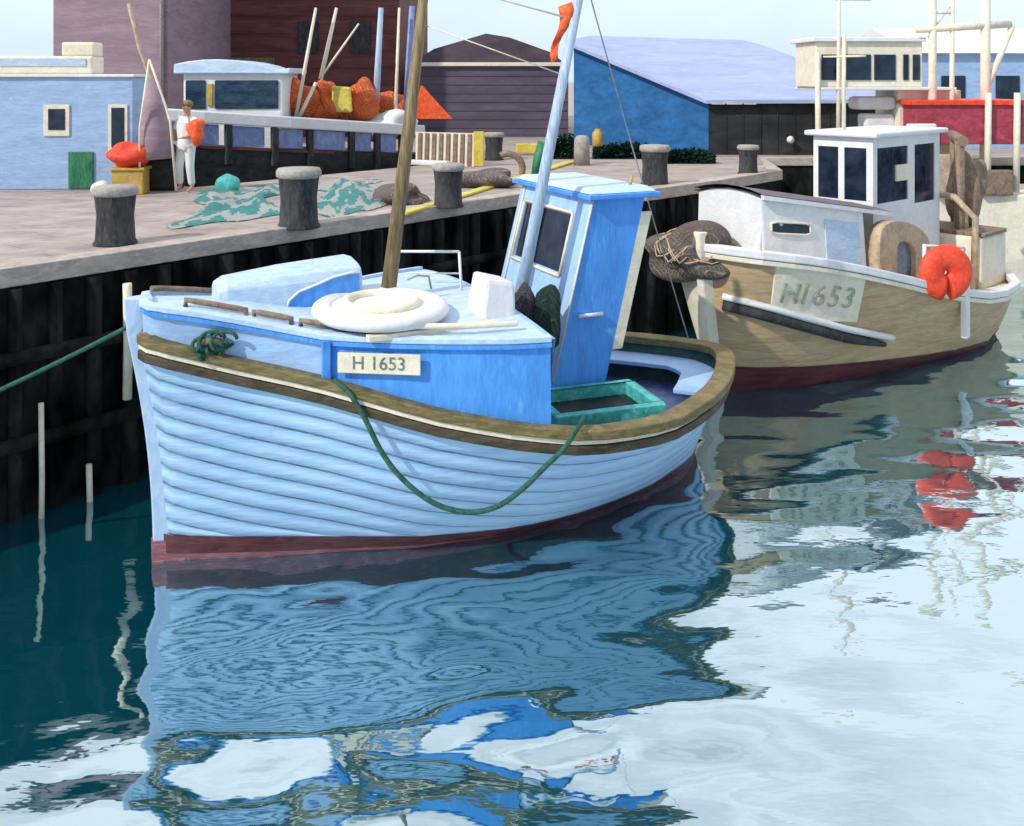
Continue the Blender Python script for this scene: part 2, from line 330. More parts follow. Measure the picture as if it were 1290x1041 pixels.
for i in range(9):
    mb.tube([(.8 + i * .42, 16.72 + .1*i*.42 + max(0, (.8 + i * .42 - 2.4)), -1), (.8 + i * .42, 16.72 + .1*i*.42 + max(0, (.8 + i * .42 - 2.4)), ZQ - .19)], .08, 7)
for z in (.8, 1.7):
    mb.tube([q(-6, -.12, z), q(9.5, -.12, z)], .08, 6)
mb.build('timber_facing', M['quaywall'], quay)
# yellow kerb line
mb = MB(); a = Vector((-1.62, 13.95, ZQ)); b = Vector((1.45, 22.9, ZQ))
d = (b - a).normalized(); o_ = Vector((d.y, -d.x, 0)) * .085
mb.quadbox([a - o_, a + o_, b + o_ * 1.4, b - o_ * 1.4], [p + Vector((0, 0, .05)) for p in (a - o_, a + o_, b + o_ * 1.4, b - o_ * 1.4)])
kb = mb.build('kerb', M['yellow'], bev=.02); tag(kb, 'yellow painted kerb crossing the quay towards the warehouses', None, None, 'structure')

# white fender post on the quay face, plus two posts added for their reflections
def post_white(px, z0, z1, r, label):
    # where the sight line at that column meets the quay face
    k = (px - 645) / 1200; t = (E0.x - k * E0.y) / (k * ED.y - ED.x)
    p = q(t, -.22); mb = MB().tube([(p.x, p.y, z0), (p.x + .01, p.y, (z0 + z1) / 2), (p.x, p.y, z1)], r, 8)
    o = mb.build('fender_or_added_post', M['cream']); return tag(o, label, 'post', 'white fender post and added reflection posts on the quay face')
post_white(148, 1.0, 2.3, .05, 'pale fender post on the dark quay face just above the blue bow')
post_white(40, -.4, 1.2, .028, 'pale low post added for its water reflection behind the left end of the mooring line')  # added only to give a white streak in the water
post_white(100, -.4, .40, .032, 'short pale post added for its water streak low on the quay face left of the blue bow')  # added only for its mirrored dash beside the bow

# ------------------------------------------------------------------ blue boat
TH = R(25); BO = Vector((-3.57, 9.05, 0))
boat = empty('fishing_boat', BO, TH, 'sky blue clinker fishing boat with raked wheelhouse moored in the foreground', 'boat', 'moored boats')
S_ = [0, .1, .25, .5, .86, 1.2, 1.66, 2.34, 3.07, 3.81, 4.5, 4.95, 5.5, 5.89, 6.3, 6.6, 6.72, 6.78]
B_ = [.05, .34, .42, .49, .60, .74, 1.0, 1.42, 1.76, 1.93, 1.88, 1.74, 1.45, 1.18, .78, .40, .2, .0]
ZS = ([0, .2, .86, 1.6, 2.5, 3.3, 3.8, 4.9, 6.78], [2.22, 2.15, 1.95, 1.78, 1.52, 1.36, 1.28, 1.2, 1.22])
ZD = ([0, .5, 1.05, 1.58, 3.6], [2.50, 2.41, 2.29, 2.18, 2.17])
def smooth_interp(x, X, Y):
    t = 0
    for d_, w_ in ((-.16, .15), (-.08, .2), (0, .3), (.08, .2), (.16, .15)): t += w_ * np.interp(x + d_, X, Y)
    return float(t)
def sb(s): return float(np.interp(s, S_, B_)) if s < .3 or s > 6.45 else smooth_interp(s, S_, B_)
def sz(s): return smooth_interp(s, *ZS)
def dz(s): return smooth_interp(s, *ZD)
def wlb(s): return float(np.interp(s, [.24, .7, 1.25, 2.55, 3.4, 4.03, 5.14, 6.0, 6.4], [.04, .22, .42, .84, .96, .94, .72, .36, .03]))
US = [0, .02, .05, .1, .16, .25, .36, .5, .68, .86, 1.05, 1.3, 1.58, 1.9, 2.2, 2.5, 2.8, 3.1, 3.4, 3.7, 4.0, 4.3, 4.6, 4.9, 5.2, 5.5, 5.75, 6.0, 6.2, 6.4, 6.52, 6.6, 6.67, 6.72, 6.755, 6.78]
def hull_pt(u, v, side, off=0):
    """u = station along the sheer, v = 0 at the waterline .. 1 at the sheer"""
    w_ = u / 6.78; s0 = .24 + (6.40 - .24) * w_; s1 = u; z1 = sz(u)
    b0 = wlb(s0); b1 = sb(s1)
    if v < 0:
        k = 1 + v; return Vector((lerp(s0, s0 * .9 + .35, -v), -side * b0 * max(0, k) ** .5, v * .7))
    z = z1 * v; e = v ** .85
    stem = .10 * math.sin(math.pi * v) * max(0, 1 - u / 1.2)
    b = lerp(b0, b1, e) + .10 * math.sin(math.pi * v) * min(1, u / 2) * min(1, (6.9 - u) / 2) + off
    return Vector((lerp(s0, s1, v ** 1.15) + stem * .5 , -side * b, z))
V0 = .12; DST = .178
mb = MB(); n_ = len(US)
for side in (1, -1):
    for k in range(13):
        def vv(u, kk): return max(V0, 1 - kk * (DST - .02 * min(1, u / 5)) / sz(u))
        f_ = lambda u: .026 * min(1, u / .25)
        lo = [vv(u, k + 1) for u in US]; hi = [vv(u, k) for u in US]; mi_ = [max(a_ - .0, (a_ + b_) / 2) for a_, b_ in zip(lo, hi)]
        gv = [min(b_, a_ + .011 / sz(u)) for u, a_, b_ in zip(US, lo, hi)]          # painted shadow line under each lap
        sm1 = [min(1, vv(u, k) ) for u in US]
        rows = [[hull_pt(u, v_, side, f_(u)) for u, v_ in zip(US, lo)], [hull_pt(u, v_, side, f_(u) * .45) for u, v_ in zip(US, mi_)], [hull_pt(u, v_, side, 0) for u, v_ in zip(US, hi)]]
        lip = [hull_pt(u, v_, side, 0) for u, v_ in zip(US, lo)]
        shade_lo = [hull_pt(u, max(V0, v_ - .024 / sz(u)), side, .006) for u, v_ in zip(US, lo)]; shade_hi = [hull_pt(u, v_, side, .006) for u, v_ in zip(US, lo)]  # dark strip below the lap, its shadow put into the colour
        for A, B2, mi, smo in ((lip, rows[0], 0, False), (rows[0], rows[1], 0, True), (rows[1], rows[2], 0, True), (shade_lo, shade_hi, 1, False)):
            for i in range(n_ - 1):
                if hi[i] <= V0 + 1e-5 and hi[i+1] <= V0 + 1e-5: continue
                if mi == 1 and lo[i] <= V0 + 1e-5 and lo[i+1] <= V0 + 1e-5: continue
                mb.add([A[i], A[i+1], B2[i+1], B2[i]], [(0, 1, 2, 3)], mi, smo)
hull = mb.build('hull', [M['hull_blue'], M['lap_shade']], boat, fix=True)
mb = MB(); n_ = len(US)
for side in (1, -1):
    for (va, vb, mi) in ((-1, -.5, 0), (-.5, -.02, 0), (-.02, .035, 1), (.035, V0, 0)):
        P = [hull_pt(u, va, side, .03 if va > -.3 else 0) for u in US] + [hull_pt(u, vb, side, .03 if vb > -.3 else 0) for u in US]
        mb.add(P, [(i, i+1, n_+i+1, n_+i) for i in range(n_-1)], mi, True)
mb.build('boot_topping', [M['maroon'], M['pinkred']], boat)
# stem post
mb = MB(); sp = []
for i in range(15):
    v = 1.14 * i / 14
    p = hull_pt(0, min(v, 1), 1); sx_ = p.x - (0 if v <= 1 else (v - 1) * .12); sp.append((sx_, v * 2.22))
P = []
for x_, z_ in sp: P += [(x_ - .09, -.045, z_), (x_ - .09, .045, z_), (x_ + .16, .12, z_), (x_ + .16, -.12, z_)]
F_ = []
for i in range(14):
    for k in range(4): F_.append((i*4+k, i*4+(k+1) % 4, (i+1)*4+(k+1) % 4, (i+1)*4+k))
F_ += [(0, 1, 2, 3), tuple(56 + k for k in range(4))]
mb.add(P, F_); mb.build('stem_post', M['stemcol'], boat, bev=.012)
mb = MB().quadbox([(sp[0][0]-.10,-.05,-.1),(sp[0][0]-.10,.05,-.1),(sp[0][0]+.2,.13,-.1),(sp[0][0]+.2,-.13,-.1)], [(sp[2][0]-.097,-.05,.2),(sp[2][0]-.097,.05,.2),(sp[2][0]+.17,.13,.2),(sp[2][0]+.17,-.13,.2)])
mb.build('stem_shoe', M['pinkred'], boat)
# rub rails
US2 = [u for u in US if u >= .05]
loop = [Vector((u, -sb(u), sz(u))) for u in US2] + [Vector((u, sb(u), sz(u))) for u in US2[::-1][1:]]
wd = [1 + .55 * max(0, min(1, (p.x - 3.3) / 1.2)) for p in loop]
mb = MB().sweep(loop, [(.07, -.05), (.07, .045), (-.075, .045), (-.075, -.05)], scale=wd); mb.build('cap_rail', M['olive'], boat, bev=.015)
l2 = [p - Vector((0, 0, .14)) for p in loop]
mb = MB().sweep(l2, [(.06, -.055), (.06, .035), (-.03, .035), (-.03, -.055)]); mb.build('rubbing_strake', M['dkbrown'], boat, bev=.015)
l3 = [p - Vector((0, 0, .075)) for p in loop]
mb = MB().sweep(l3, [(.045, -.02), (.045, .02), (-.03, .02), (-.03, -.02)]); mb.build('rail_moulding', M['cream'], boat)
# raised foredeck
SE = 3.5
def dpt(s, side, inset=.05, z=None): return Vector((s, -side * max(.0, sb(s) - inset), dz(s) if z is None else z))
UD = [.05, .1, .16, .25, .36, .5, .68, .86, 1.05, 1.3, 1.58]; UD2 = [1.58, 1.9, 2.2, 2.5, 2.8, 3.1, 3.3, SE]
def wall(us, m_, name, ins=.05):
    for side in (1, -1):
        mb = MB(); P = [dpt(u, side, ins, sz(u) - .06) for u in us] + [dpt(u, side, ins + .02) for u in us]; k = len(us)
        mb.add(P, [(i, i+1, k+i+1, k+i) for i in range(k-1)], 0, True)
        mb.build(name, m_, boat)
wall(UD, M['side_blue'], 'bow_bulwark'); wall(UD2, M['royal'], 'cabin_side')
for side in (1, -1): MB().box((1.55, -side * (sb(1.6) - .0) - .02, sz(1.6)), (1.62, -side * (sb(1.6) - .0) + .04, dz(1.6) - .02)).build('corner_post', M['royal'], boat)
UA = UD + UD2[1:]; mb = MB(); cols = 9; P = []
for u in UA:
    for j in range(cols):
        t = -1 + 2 * j / (cols - 1); bb = sb(u) - .06; P.append((u, t * bb, dz(u) + .11 * (1 - t * t) * min(1, u)))
mb.add(P, [(i*cols+j, i*cols+j+1, (i+1)*cols+j+1, (i+1)*cols+j) for i in range(len(UA)-1) for j in range(cols-1)], 0, True)
mb.build('foredeck', M['deck_blue'], boat)
ed = [Vector((u, -(sb(u) - .05), dz(u))) for u in UA]; ed2 = [Vector((p.x, -p.y, p.z)) for p in ed][::-1]
mb = MB().sweep(ed2[:-1] + ed, [(.035, -.02), (.035, .035), (-.05, .045), (-.05, -.02)]); mb.build('toe_rail', M['deck_blue'], boat, bev=.01)
mb = MB().sweep([p - Vector((0, 0, .045)) for p in ed2[:-1] + ed], [(.028, -.02), (.028, .02), (-.03, .02), (-.03, -.02)]); mb.build('deck_moulding', M['royal'], boat)
# aft bulkhead of the raised deck with arched top
mb = MB(); bbk = sb(SE) - .06
top = [(SE, -bbk + 2 * bbk * j / 12, dz(SE) + .11 * (1 - (-1 + 2 * j / 12) ** 2)) for j in range(13)]
bft = abs(hull_pt(SE, .74 / sz(SE), 1).y) - .12; mid_ = [(SE, -bbk + 2 * bbk * j / 12, sz(SE) - .1) for j in range(13)]
bot = [(SE, -bft + 2 * bft * j / 12, .78) for j in range(13)]
P = bot + top + [(x_ + .05, y_, z_) for x_, y_, z_ in bot] + [(x_ + .05, y_, z_) for x_, y_, z_ in top]
F_ = [(j, j+1, 13+j+1, 13+j) for j in range(12)] + [(26+j, 26+j+1, 39+j+1, 39+j) for j in range(12)] + [(13+j, 13+j+1, 39+j+1, 39+j) for j in range(12)]
mb.add(P, F_); bk = mb.build('bulkhead', M['wheel_blue'], boat)
MB().box((SE + .05, -.25, .78), (SE + .075, .35, 1.95)).build('cabin_door', M['royal'], bk, bev=.01)
# number plate
p0 = Vector((1.72, -(sb(1.72) - .05), 2.0)); p1 = Vector((2.36, -(sb(2.36) - .05), 2.0)); dd = (p1 - p0).normalized(); nn = Vector((dd.y, -dd.x, 0))
mid = (p0 + p1) / 2 + nn * .045; zz = Vector((0, 0, 1))
def plank(c, d_, hw, hh, th, n_):
    return [c - d_*hw - zz*hh, c + d_*hw - zz*hh, c + d_*hw - zz*hh + n_*th, c - d_*hw - zz*hh + n_*th], [c - d_*hw + zz*hh, c + d_*hw + zz*hh, c + d_*hw + zz*hh + n_*th, c - d_*hw + zz*hh + n_*th]
mid.z = 1.975
mb = MB().quadbox(*plank(mid, dd, .39, .095, .018, nn)); pl = mb.build('number_board', M['cream'], boat, bev=.006)
text('lettering', 'H 1653', .17, M['letterdk'], pl, mid + nn * .02, (R(90), 0, math.atan2(dd.y, dd.x)))
# grab rails on the foredeck
for (a_, b_) in ((.42, .95), (1.02, 1.34), (1.42, 1.78)):
    pts = [Vector((u, -(sb(u) - .22), dz(u) + .09)) for u in np.linspace(a_, b_, 7)]
    pts = [pts[0] - Vector((0, 0, .07))] + pts + [pts[-1] - Vector((0, 0, .07))]
    MB().tube(pts, .028, 8).build('grab_rail', M['brownwood'], boat)
pts = [Vector((u, (sb(u) - .15), dz(u) + .08)) for u in np.linspace(.15, .75, 7)]; MB().tube(pts, .028, 8).build('grab_rail', M['brownwood'], boat)
# companion hood
mb = MB(); prof = []; 
def hood_sec(s, b0, b1, z0, h):
    return [(s, -b1, z0), (s, -b1 + .01, z0 + h * .72), (s, -b1 + .07, z0 + h * .93), (s, -b1 + .18, z0 + h), (s, -(b0 + b1) / 2, z0 + h * 1.06), (s, -b0 - .18, z0 + h), (s, -b0 - .07, z0 + h * .93), (s, -b0 - .01, z0 + h * .72), (s, -b0, z0)]
secs = [hood_sec(.74, -.40, .02, 2.36, .20), hood_sec(.84, -.46, .06, 2.34, .27), hood_sec(1.4, -.66, .10, 2.27, .37), hood_sec(2.20, -.84, .06, 2.24, .42)]
k = len(secs[0]); P = [p for s2 in secs for p in s2]
mb.add(P, [(i*k+j, i*k+j+1, (i+1)*k+j+1, (i+1)*k+j) for i in range(3) for j in range(k-1)] + [tuple(range(k)), tuple(range(3*k, 4*k))[::-1]], 0, False)
hd = mb.build('companion_hood', M['deck_blue'], boat, bev=.02)
def hside(s, z, o_): return Vector((s, -lerp(.10, .06, (s - 1.4) / .8) - o_, z))
hp_ = [(1.40, 2.29), (1.42, 2.38), (1.52, 2.46), (1.72, 2.52), (1.88, 2.575), (2.05, 2.60), (2.15, 2.60), (2.17, 2.26)]
MB().quadbox([hside(x_, z_, -.03) for x_, z_ in hp_], [hside(x_, z_, .012) for x_, z_ in hp_]).build('side_panel', M['royal'], hd)
MB().tube([hside(x_, z_, .014) for x_, z_ in hp_[:-1]], .014, 6).build('hood_trim', M['white'], hd)
# side window arch of the hood (blue)
# mast
mx0 = Vector((2.47, 0, 2.2)); mx1 = Vector((2.94, 0, 5.95))
mb = MB().tube([mx0, vl(mx0, mx1, .5) + Vector((.015, 0, 0)), mx1], [.085, .07, .05], 12); mst = mb.build('mast', M['mastbrown'], boat)
MB().lathe([(.0, 0), (.15, 0), (.13, .07), (.09, .09)], (2.47, 0, 2.27), 14).build('mast_collar', M['white'], boat)
# silver derrick pole
q0 = Vector((3.68, -.45, 1.6)); q1 = Vector((4.62, -.5, 5.95))
mb = MB().tube([q0, vl(q0, q1, .5), q1], [.075, .062, .05], 12); mb.build('derrick_pole', M['silver'], boat)
# rigging
rg = [(vl(mx0, mx1, .97), (6.5, -.2, 1.3)), (vl(q0, q1, .96), (6.55, .3, 1.3)), (vl(q0, q1, .9), (3.7, 1.55, 2.2))]
for a_, b_ in rg[1:2]: MB().tube(sag(a_, b_, .05), .008, 5).build('stay', M['greycap'], boat)
MB().tube([vl(mx0, mx1, .93), vl(q0, q1, .84)], .011, 6).build('stay', M['cream'], boat)
MB().tube([vl(mx0, mx1, .80), vl(q0, q1, .70)], .007, 6).build('stay', M['cream'], boat)
# white guard frame on deck
mb = MB()
g = [Vector((2.75, .45, 2.25)), Vector((2.75, .45, 2.68)), Vector((3.32, .05, 2.70)), Vector((3.34, .02, 2.2))]
mb.tube([g[1], vl(g[1], g[2], .5), g[2]], .016, 6).tube([g[2], g[3]], .016, 6).tube([(2.85, .42, 2.44), (3.33, .04, 2.46)], .010, 6); mb.build('guard_frame', M['white'], boat)
# ventilator box
def rk(x_, z_): return x_ + (z_ - 2.2) * .22
mb = MB().quadbox([(3.10, -1.10, 2.2), (3.48, -1.10, 2.2), (3.48, -.66, 2.2), (3.10, -.66, 2.2)], [(3.18, -1.03, 2.62), (3.50, -1.03, 2.55), (3.50, -.66, 2.55), (3.18, -.66, 2.64)])
mb.build('ventilator', M['white'], boat, bev=.04)
mb = MB().box((1.9, -1.28, 2.19), (3.2, -1.18, 2.25)); mb.tube([(2.0, -1.13, 2.3), (2.8, -1.42, 2.28), (3.3, -1.5, 2.27)], .03, 8); mb.build('deck_plank', M['cream'], boat, bev=.01)
# wheelhouse
ZB, ZT = .78, 3.28; rake = .255
def wp(s, b, z): return Vector((s + (z - 1.5) * rake, -b, z))
bl, br = -1.2, .6; s0, s1 = 4.19, 4.86
def wface(mb, pts, hole=None): mb.add(pts, [tuple(range(len(pts)))])
wh = empty('wheelhouse', (0, 0, 0), 0, None, None); wh.parent = boat
TKN = .04
def panel_with_hole(fn, u0, u1, z0, z1, holes, th, m_, name):
    """fn(u,z,d)->point. rectangular wall with rectangular openings"""
    us = sorted({u0, u1, *[h[0] for h in holes], *[h[1] for h in holes]}); zs = sorted({z0, z1, *[h[2] for h in holes], *[h[3] for h in holes]})
    mb = MB()
    def inside(a_, b_): return any(h[0] <= a_ <= h[1] and h[2] <= b_ <= h[3] for h in holes)
    for i in range(len(us)-1):
        for j in range(len(zs)-1):
            if inside((us[i]+us[i+1])/2, (zs[j]+zs[j+1])/2): continue
            for d_ in (0, th): mb.add([fn(us[i], zs[j], d_), fn(us[i+1], zs[j], d_), fn(us[i+1], zs[j+1], d_), fn(us[i], zs[j+1], d_)], [(0, 1, 2, 3)])
    for h in holes:
        c = [(h[0], h[2]), (h[1], h[2]), (h[1], h[3]), (h[0], h[3])]
        for k_ in range(4):
            a_, b_ = c[k_], c[(k_+1) % 4]; mb.add([fn(*a_, 0), fn(*b_, 0), fn(*b_, th), fn(*a_, th)], [(0, 1, 2, 3)])
    return mb.build(name, m_, wh if name.startswith('wh') else None)
def pfront(b, z, d): return wp(s0 + d, b, z)
def pnear(s, z, d): return wp(s, br - d, z)
def paft(b, z, d): return wp(s1 - d, b, z)
def pfar(s, z, d): return wp(s, bl + d, z)
def part(o, name, par): o.name = name; o.parent = par; return o
part(panel_with_hole(pfront, bl, br, ZB, ZT, [(-.98, .22, 2.42, 3.06)], TKN, M['wheel_blue'], 'wh1'), 'front_wall', wh)
part(panel_with_hole(pnear, s0 + .0, s1, ZB, ZT, [], TKN, M['royal'], 'wh2'), 'side_wall', wh)
part(panel_with_hole(pfar, s0 + .0, s1, ZB, ZT, [(s0 + .15, s1 - .15, 2.4, 3.0)], TKN, M['royal'], 'wh3'), 'side_wall', wh)
part(panel_with_hole(paft, bl, br, ZB, ZT, [(-.6, .1, .95, 2.9)], TKN, M['wheel_blue'], 'wh4'), 'aft_wall', wh)
wn = MB().quadbox([pfront(-.98, 2.42, .02), pfront(.22, 2.42, .02), pfront(.22, 2.42, .03), pfront(-.98, 2.42, .03)], [pfront(-.98, 3.06, .02), pfront(.22, 3.06, .02), pfront(.22, 3.06, .03), pfront(-.98, 3.06, .03)]).build('window', M['glass'], wh)
mb = MB()
fr_ = [(-1.01, 2.39), (.25, 2.39), (.25, 3.09), (-1.01, 3.09)]
for k_ in range(4):
    a_, b_ = fr_[k_], fr_[(k_+1) % 4]; mb.tube([pfront(*a_, -.01), pfront(*b_, -.01)], .025, 4)
mb.tube([pfront(-.52, 2.4, -.005), pfront(-.52, 3.08, -.005)], .035, 4)
mb.build('window_frame', M['cream'], wn)
mb = MB().tube([pfront(-1.08, 1.6, -.01), pfront(-1.08, 3.25, -.01)], .018, 4); mb.build('batten', M['cream'], wh)
MB().tube([pnear(s0 - .005, ZB + .55, -.005), pnear(s0 - .005, ZT, -.005)], .016, 4).build('corner_moulding', M['cream'], wh)
mb = MB().tube([pnear(s0 + .12, 2.02, -.03), pnear(s0 + .42, 2.02, -.03)], .024, 6); mb.build('hand_rail', M['white'], wh)
mb = MB(); mb.quadbox([pnear(s1 - .0, 1.6, .0), pnear(s1 + .13, 1.6, .0), pnear(s1 + .13, 1.6, .05), pnear(s1, 1.6, .05)], [pnear(s1 - .0, 3.1, .0), pnear(s1 + .14, 3.1, .0), pnear(s1 + .14, 3.1, .05), pnear(s1, 3.1, .05)]); mb.build('aft_screen', M['cream'], wh)
# roof
rz = ZT; ov = .10
ra = [wp(s0 - ov, br + ov, rz), wp(s1 + ov + .05, br + ov, rz), wp(s1 + ov + .05, bl - ov, rz), wp(s0 - ov, bl - ov, rz)]
rb = [p + Vector((0, 0, .055)) for p in ra]
mb = MB().quadbox(ra, rb); rf = mb.build('roof_edge', M['royal'], wh, bev=.01)
cen = sum(rb, Vector()) / 4
rc = [p + (cen - p) * .04 + Vector((0, 0, .003)) for p in rb]; rd = [p + (cen - p) * .16 + Vector((0, 0, .06)) for p in rb]
mb = MB().quadbox(rc, rd); mb.build('roof', M['deck_blue'], wh, bev=.02)
MB().tube([wp(s1 - .1, br - .2, rz + .1), wp(s1 - .1, br - .2, rz + .22)], .02, 6).build('roof_light', M['ochre'], wh)
# cockpit: inner bulwark, sole, bench
def inn(u, side, z=.75, ins=.09):
    p = hull_pt(u, z / sz(u), side); p.y = -side * max(0, abs(p.y) - ins); p.x -= .10 * max(0, (u - 5.8)); p.z = z; return p
mb = MB(); UC = [u for u in US if u >= 3.55]
for side in (1, -1):
    P = [Vector((u, -side * max(0, sb(u) - .10), sz(u) - .02)) for u in UC] + [inn(u, side) for u in UC]; k = len(UC)
    mb.add(P, [(i, i+1, k+i+1, k+i) for i in range(k-1)], 0, True)
mb.build('inner_bulwark', M['dkteal'], boat)
mb = MB(); P = [inn(u, 1, .76, .07) for u in UC] + [inn(u, -1, .76, .07) for u in UC]; k = len(UC)
mb.add(P, [(i, i+1, k+i+1, k+i) for i in range(k-1)]); mb.build('cockpit_sole', M['lavender'], boat)
lp = [Vector((u, sb(u) - .12, 1.04)) for u in UC if 4.9 <= u < 6.6] + [Vector((6.58, .2, 1.04)), Vector((6.6, 0, 1.04)), Vector((6.58, -.2, 1.04))] + [Vector((u, -(sb(u) - .12), 1.04)) for u in UC[::-1] if 5.95 <= u < 6.55]
mb = MB().sweep(lp, [(.0, -.03), (.0, .02), (-.46, .02), (-.46, -.03)][::1]); 
ctr = Vector((5.2, 0, 1.04))
# make sure the bench lies inboard
if (Vector(mb.v[2]) - ctr).length > (Vector(mb.v[0]) - ctr).length:
    mb = MB().sweep(lp, [(0, -.03), (0, .02), (.46, .02), (.46, -.03)])
bn = mb.build('stern_bench', M['side_blue'], boat, bev=.008)
# teal hatch
hc = Vector((4.36, -1.13, 0)); ha = R(-6)
def hp(x_, y_, z_): c_, s_2 = math.cos(ha), math.sin(ha); return Vector((hc.x + x_*c_ - y_*s_2, hc.y + x_*s_2 + y_*c_, z_))
hh = .60; hw = .43
mb = MB()
for (x0, x1, y0, y1) in ((-hh, hh, -hw, -hw+.09), (-hh, hh, hw-.09, hw), (-hh, -hh+.09, -hw+.09, hw-.09), (hh-.09, hh, -hw+.09, hw-.09)):
    mb.quadbox([hp(x0, y0, 1.02), hp(x1, y0, 1.02), hp(x1, y1, 1.02), hp(x0, y1, 1.02)], [hp(x0, y0, 1.31), hp(x1, y0, 1.31), hp(x1, y1, 1.31), hp(x0, y1, 1.31)])
ht = mb.build('hatch_coaming', M['teal'], boat, bev=.012)
MB().quadbox([hp(-hh+.09, -hw+.09, 1.06), hp(hh-.09, -hw+.09, 1.06), hp(hh-.09, hw-.09, 1.06), hp(-hh+.09, hw-.09, 1.06)], [hp(-hh+.09, -hw+.09, 1.18), hp(hh-.09, -hw+.09, 1.18), hp(hh-.09, hw-.09, 1.18), hp(-hh+.09, hw-.09, 1.18)]).build('hatch_floor', M['dark'], ht)
MB().quadbox([hp(-.4, -.3, .74), hp(.35, -.3, .74), hp(.35, .1, .74), hp(-.4, .1, .74)], [hp(-.45, -.35, 1.03), hp(.45, -.35, 1.03), hp(.45, .3, 1.03), hp(-.45, .3, 1.03)]).build('hatch_pedestal', M['dkteal'], ht)
# cleat near the bow
p = Vector((.62, -(sb(.62) + .02), 2.12))
MB().tube([p + Vector((-.11, .0, .05)), p + Vector((0, -.03, .07)), p + Vector((.11, -.02, .03))], .035, 8).build('bow_cleat', M['brownwood'], boat)
bpy.context.view_layer.update()
MWB = Matrix.Translation(BO) @ Matrix.Rotation(TH, 4, 'Z')
def W(s, b, z): return MWB @ Vector((s, -b, z))

# life raft / white coiled canvas on deck
lr = empty('life_raft', W(2.22, .60, 2.25), TH, 'white oval inflatable raft lying on the blue foredeck before the mast', 'life raft')
def torus(mb, R_, r_, n=40, m_=12, sx=1, sy=1, z=0, a0=0, a1=2*math.pi, sq=1):
    cl = abs(a1 - a0 - 2*math.pi) < 1e-4; P = []; F = []
    N_ = n if cl else n + 1
    for i in range(N_):
        a = a0 + (a1-a0) * i / n
        for j in range(m_):
            b = 2*math.pi*j/m_; rr = R_ + r_*math.cos(b); P.append((rr*sx*math.cos(a), rr*sy*math.sin(a), z + r_*sq*math.sin(b)))
    for i in range(N_ if cl else n):
        for j in range(m_): F.append((i*m_+j, ((i+1) % N_)*m_+j, ((i+1) % N_)*m_+(j+1) % m_, i*m_+(j+1) % m_))
    mb.add(P, F, 0, True)
    if not cl: mb.add(P[:m_], [tuple(range(m_))]); mb.add(P[-m_:], [tuple(range(m_))[::-1]])
    return mb
torus(MB(), .56, .11, sx=1, sy=1.12, z=.08, sq=.68).build('tube', M['white'], lr)
torus(MB(), .34, .05, sx=1, sy=1.12, z=.14).build('seat_ring', M['cream'], lr)
MB().lathe([(0, .12), (.3, .13), (.52, .12)], n=28, sy=1.12).build('canvas_floor', M['white'], lr)
o = MB().tube([(.4, .35, .26), (.52, .38, .29), (.66, .42, .26), (.70, .45, .12)], .012, 6).build('strap', M['greycap'], lr)

# grey-green net bag hung before the wheelhouse
def lump(name, m_, c, r3, seed, parent=None, n=3, rough=.18, flat=None):
    bm = bmesh.new(); bmesh.ops.create_icosphere(bm, subdivisions=n, radius=1); rd_ = random.Random(seed)
    dirs = [(Vector((rd_.gauss(0, 1), rd_.gauss(0, 1), rd_.gauss(0, 1))).normalized(), rd_.uniform(.5, 1), rd_.uniform(2, 7)) for _ in range(14)]
    for v in bm.verts:
        d_ = v.co.normalized(); k_ = 1 + rough * sum(a_ * math.sin(f_ * d_.dot(q_) + i_) for i_, (q_, a_, f_) in enumerate(dirs)) / 3
        v.co = Vector((d_.x * r3[0], d_.y * r3[1], d_.z * r3[2])) * k_
        if flat is not None and v.co.z < -flat: v.co.z = -flat
    me_ = bpy.data.meshes.new(name); bm.to_mesh(me_); bm.free(); me_.materials.append(m_); 
    me_.polygons.foreach_set('use_smooth', [True]*len(me_.polygons))
    o_ = bpy.data.objects.new(name, me_); C.objects.link(o_); o_.location = c
    if parent: o_.parent = parent
    return o_
nb = empty('net_bag', W(3.85, .62, 1.78), TH, 'grey and dark green net bag slung against the wheelhouse front', 'net bag')
lump('grey_net', M['greynet'], (-.02, .10, .32), (.17, .20, .30), 3, nb); lump('green_net', M['greennet'], (.14, -.14, .28), (.16, .18, .33), 9, nb)

# ropes
rope = MB().tube(catmull([W(1.64, sb(1.64) + .07, 1.83), W(1.75, sb(1.75) + .12, 1.72)] + [W(*t) for t in [(1.86, 1.26, 1.52), (1.99, 1.38, 1.22), (2.15, 1.50, .99), (2.38, 1.66, .80), (2.64, 1.82, .73), (2.88, 1.94, .78), (3.10, 2.02, .93), (3.30, 2.08, 1.12), (3.48, 2.1, 1.26), (3.62, 2.05, 1.37), (3.78, 1.9, 1.40), (3.9, 1.7, 1.36)]]), .024, 8).build('rope', M['rope'])
tag(rope, 'dark green rope hanging in a loop down the blue hull side', 'rope', 'green mooring ropes')
ml = MB().tube([W(1.55, sb(1.55) + .06, 1.85), W(.5, .3, 2.2)][:0] + [W(.1, .12, 2.22), W(-.02, -.02, 2.25)] + sag(W(-.08, -.05, 2.24), Vector((-6.5, 8.75, 1.0)), .06, 14), .022, 8).build('mooring_line', M['rope'])
tag(ml, 'dark green mooring line running left from the blue bow', 'rope', 'green mooring ropes')
tl = MB(); rd_ = random.Random(4)
